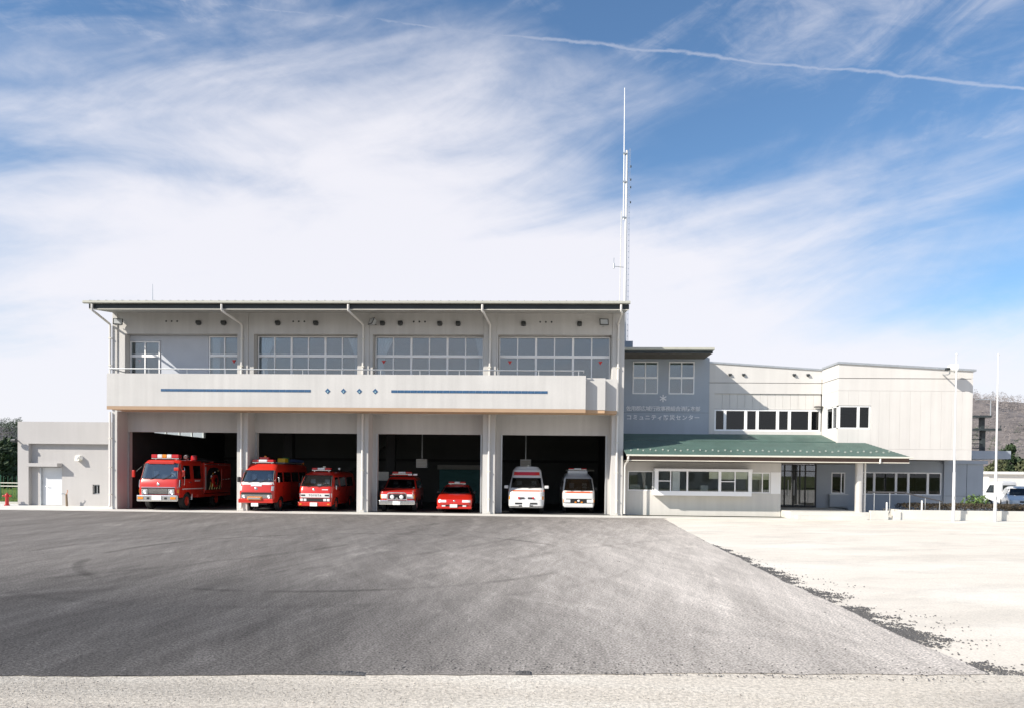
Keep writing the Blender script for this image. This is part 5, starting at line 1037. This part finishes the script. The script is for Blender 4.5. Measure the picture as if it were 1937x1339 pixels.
def tree(name, label, x, y, h, rad, m, seed, n=2600, size=.2, base=.18, group=None):
    t = thing(name, label, 'tree', (x, y, -.03), 0, group); rnd = random.Random(seed); tr = MB()
    tr.cyl((x, y, -.03), (x + .1, y, h * .55), h * .022, h * .012, 9); clumps = []
    for k in range(11):
        a = rnd.uniform(0, 6.28); z = h * (base + (1 - base) * (k + .6) / 11.5); q = rad * (1 - .75 * max(0, (z / h - .45) / .55) ** 1.4) * rnd.uniform(.3, .85); p = (x + q * math.cos(a), y + q * math.sin(a), z)
        clumps.append((p, rad * rnd.uniform(.28, .46))); tr.cyl((x + .05, y, h * rnd.uniform(.2, .5)), p, h * .008, h * .003, 6)
    tr.obj('trunk', m_bark, t, 40)
    def fn(r):
        (cx, cy, cz), cr = r.choice(clumps); v = Vector((r.gauss(0, 1), r.gauss(0, 1), r.gauss(0, .8))); v = v.normalized() * cr * r.random() ** .45; return (cx + v.x, cy + v.y, cz + v.z)
    leaf_mass('crown', m, t, fn, n, size, seed); return t
tree('evergreen_tree', 'dark bushy evergreen tree above the pale shed, at the edge of the car park', 53.2, 45, 5.8, 2.4, m_leaf, 21, 3000, .24)
tree('evergreen_tree', 'tall narrow dark evergreen behind the pale shed', 50.6, 47, 5.6, 1.5, m_leaf, 22, 2600, .22)
tree('olive_tree', 'round olive green tree just behind the pale shed', 51.6, 44.6, 3.9, 1.9, m_leaf2, 23, 2600, .22)
tree('olive_tree', 'low olive green tree beside the rear wing of the office', 48.2, 45, 3.6, 1.7, m_leaf2, 24, 2200, .2)
# pale shed
sd = thing('pale_shed', 'long low white shed with a flat roof behind the parked cars', 'shed', (52, 36, 0))
box('wall', 42, 80, 36, 44, -.03, 2.3, m_wall2, sd); box('roof', 41.7, 80, 35.7, 44.3, 2.3, 2.55, mat('shed roof', (.62, .62, .60), .6), sd); box('sign_board', 45.3, 49, 35.63, 35.69, 2.34, 2.52, m_black, sd)
for x in (45.6, 47.4): box('window', x, x + 1.2, 35.97, 35.995, 1.0, 1.7, g_dark, sd)
# dark stair platforms behind the block
ss = thing('outside_stair', 'dark steel outside stair landings showing behind the end of the block', 'stair', (25, 8, 3.44)); m_ss = mat('dark steel', (.03, .04, .042), .5)
for z, x1 in ((4.62, 25.75), (5.35, 25.2)): box('landing', 24.2, x1, 7.6, 8.6, z, z + .11, m_ss, ss)
for x, z0, z1 in ((25.0, 3.44, 4.62), (24.95, 4.73, 5.35)): box('post', x - .12, x + .08, 7.95, 8.2, z0, z1, m_ss, ss)
for k in range(4): box('tread', 24.3, 24.9, 7.7 + k * .2, 7.88 + k * .2, 3.6 + k * .26, 3.65 + k * .26, m_ss, ss)
MB().tube([(25.15, 7.65, 5.46), (25.15, 7.65, 6.35), (24.3, 7.65, 6.35)], .03).obj('guard_rail', m_steel, ss, 40); MB().tube([(25.68, 7.65, 4.73), (25.72, 7.65, 4.9)], .03).obj('guard_rail', m_ss, ss, 40)
# hills
def hill(name, label, x0, x1, y0, y1, fn, m, nx=90, ny=24):
    vs = [(x0 + (x1 - x0) * i / nx, y0 + (y1 - y0) * j / ny, fn(x0 + (x1 - x0) * i / nx, y0 + (y1 - y0) * j / ny, j / ny)) for j in range(ny + 1) for i in range(nx + 1)]
    o = MB().add(vs, [(j * (nx + 1) + i, j * (nx + 1) + i + 1, (j + 1) * (nx + 1) + i + 1, (j + 1) * (nx + 1) + i) for j in range(ny) for i in range(nx)]).obj(name, m, None, 60); o['kind'] = 'structure'; return o
def hz(x, y, t): return -.5 + (25 + 9 * noise.noise((x * .006, 3, 0)) + 4 * noise.noise((x * .03, y * .02, 1))) * math.sin(min(1, t * 1.2) * math.pi / 2) ** 1.1 * (1.22 * max(0, min(1, (x / (y + 34) - .45) / .12)) + .52 * max(0, min(1, (-.715 - x / (y + 34)) / .02)) + .22)
m_hill = mat('winter hillside', (.16, .14, .13),   .95, var=.25, scale=.05, fine=.12, fscale=.6)
hill('hill', None, -420, 420, 150, 330, hz, m_hill)
def forest(name, label, m, n, xr, seed, kind):
    rnd = random.Random(seed); mb = MB()
    for _ in range(n):
        x = rnd.uniform(*xr); t = rnd.random() ** .8; y = 150 + 180 * t
        if noise.noise((x * .02 + seed, y * .03, 5)) < kind: continue
        z = hz(x, y, t); h = rnd.uniform(2.2, 4.6); r_ = rnd.uniform(1.0, 2.0)
        for k in range(26):
            a = rnd.uniform(0, 6.28); zz = rnd.random(); q = r_ * rnd.random() ** .5 * (1 - .6 * zz); c = Vector((x + q * math.cos(a), y + q * math.sin(a), z + h * (.15 + .85 * zz))); s = rnd.uniform(.16, .4)
            e = Vector((rnd.gauss(0, 1), rnd.gauss(0, 1), rnd.gauss(0, .6))).normalized(); f = e.orthogonal().normalized(); b = len(mb.v)
            mb.v += [tuple(c - e * s), tuple(c + f * s * .6), tuple(c + e * s)]; mb.f.append((b, b + 1, b + 2))
    me = bpy.data.meshes.new(name); me.from_pydata(mb.v, [], mb.f); me.materials.append(m); tag(link(bpy.data.objects.new(name, me)), label, 'wood', kind='stuff')
forest('hillside_wood', 'bare grey brown winter wood covering the hillside beyond the car park', m_twig, 3600, (95, 330), 1, -.5)
forest('hillside_evergreens', 'scattered dark evergreens among the bare wood on the hillside', m_leaf, 2600, (95, 330), 2, .12)
forest('ridge_wood', 'dark wooded ridge beyond the annex and its fence', m_leaf, 3600, (-330, -110), 3, -.45)
# left: trees, house, fence, grass
for i, (x, y, h, rr, lab) in enumerate(((-49.5, 30, 3.4, 2.2, 'dark round tree behind the fence, nearest the annex'), (-53, 36, 4.4, 3.0, 'dark tree behind the fence at the edge of the view'))):
    tree('dark_tree', lab, x, y, h, rr, m_leaf, 40 + i, 3200, .26, .08)
hs = thing('small_house', 'small white house half hidden by dark trees on the slope beyond the annex', 'house', (-76, 75, 0))
box('wall', -78.5, -73, 75, 80, -.03, 4.6, m_wall2, hs); MB().prism([(-79, 4.6), (-72.5, 4.6), (-75.75, 6.2)], 'y', 74.6, 80.4).obj('roof', mat('house roof', (.10, .10, .11), .7), hs)
for x in (-77.3, -75): box('window', x, x + 1.1, 74.95, 74.99, 2.6, 3.6, g_dark, hs)
fc = thing('wire_fence', 'low pale railed fence with green posts on the grass beyond the annex', 'fence', (-36, 12, 0))
m_fg = mat('fence green', (.03, .12, .07), .5)
for k in range(9): MB().cyl((-44 + k * 2.0, 10, -.03), (-44 + k * 2.0, 10, 1.5), .035, n=8).obj('post', m_fg, fc)
for z in (.8, 1.0): box('rail', -44, -28, 9.97, 10.03, z - .03, z + .03, m_trim, fc)
for k in range(56): box('wire', -43.9 + k * .28, -43.885 + k * .28, 9.99, 10.005, .05, 1.42, m_fg, fc)
box('grass_kerb', -60, -27.4, 4.2, 4.4, -.03, .09, m_conc)['kind'] = 'structure'
sheet('lawn', [(-80, 4.4), (-27.3, 4.4), (-27.3, 34), (-80, 34)], .0, ground_mat('lawn', dict(base=(.10, .16, .04), rough=1, bump=.8, bs=20, layers=[((.16, .17, .06), .8, (1, 1, 1), 5, .5, .7, .7)])))
rnd = random.Random(4); mb = MB()
for _ in range(9000):
    x, y = rnd.uniform(-48, -27.4), 4.5 + 14 * rnd.random() ** 1.3; h = rnd.uniform(.05, .14); a = rnd.uniform(0, 3.14); dx, dy = .012 * math.cos(a), .012 * math.sin(a); b = len(mb.v)
    mb.v += [(x - dx, y - dy, 0), (x + dx, y + dy, 0), (x + rnd.uniform(-.04, .04), y + rnd.uniform(-.04, .04), h)]; mb.f.append((b, b + 1, b + 2))
me = bpy.data.meshes.new('grass'); me.from_pydata(mb.v, [], mb.f); me.materials.append(mat('grass blades', (.10, .17, .04), .8, var=.4, scale=3)); tag(link(bpy.data.objects.new('grass', me)), 'short green grass beside the annex, around the fence', 'grass', kind='stuff')

# the houses across the road, which the windows mirror
def far_house(x, y, w, d, h, wall, roof, lab, rz=0):
    t = thing('house', lab, 'house', (x, y, -.03), rz); mw = mat('house wall ' + wall[0], wall[1], .8, var=.05); mr = mat('house tiles ' + roof[0], roof[1], .6, var=.1)
    MB().box(-w / 2, w / 2, -d / 2, d / 2, 0, h).obj('wall', mw, t, world=False)
    MB().prism([(-d / 2 - .6, h), (d / 2 + .6, h), (0, h + d * .28)], 'x', -w / 2 - .5, w / 2 + .5).obj('roof', mr, t, world=False)
    for k in range(int(w // 2.4)):
        for z in (1.0, 3.6):
            if z + 1.2 < h: MB().box(-w / 2 + .7 + k * 2.4, -w / 2 + 2.0 + k * 2.4, d / 2, d / 2 + .05, z, z + 1.2).obj('window', m_black, t, world=False)
far_house(22, -75, 14, 9, 5.6, ('white', (.7, .69, .66)), ('blue', (.10, .22, .42)), 'white two storey house with a blue tiled roof across the road')
far_house(4, -82, 12, 9, 5.2, ('cream', (.62, .57, .48)), ('grey', (.12, .12, .13)), 'cream house with a grey tiled roof across the road')
far_house(-24, -78, 18, 10, 4.2, ('pale', (.66, .65, .63)), ('brown', (.18, .11, .08)), 'long pale house with a brown roof across the road')
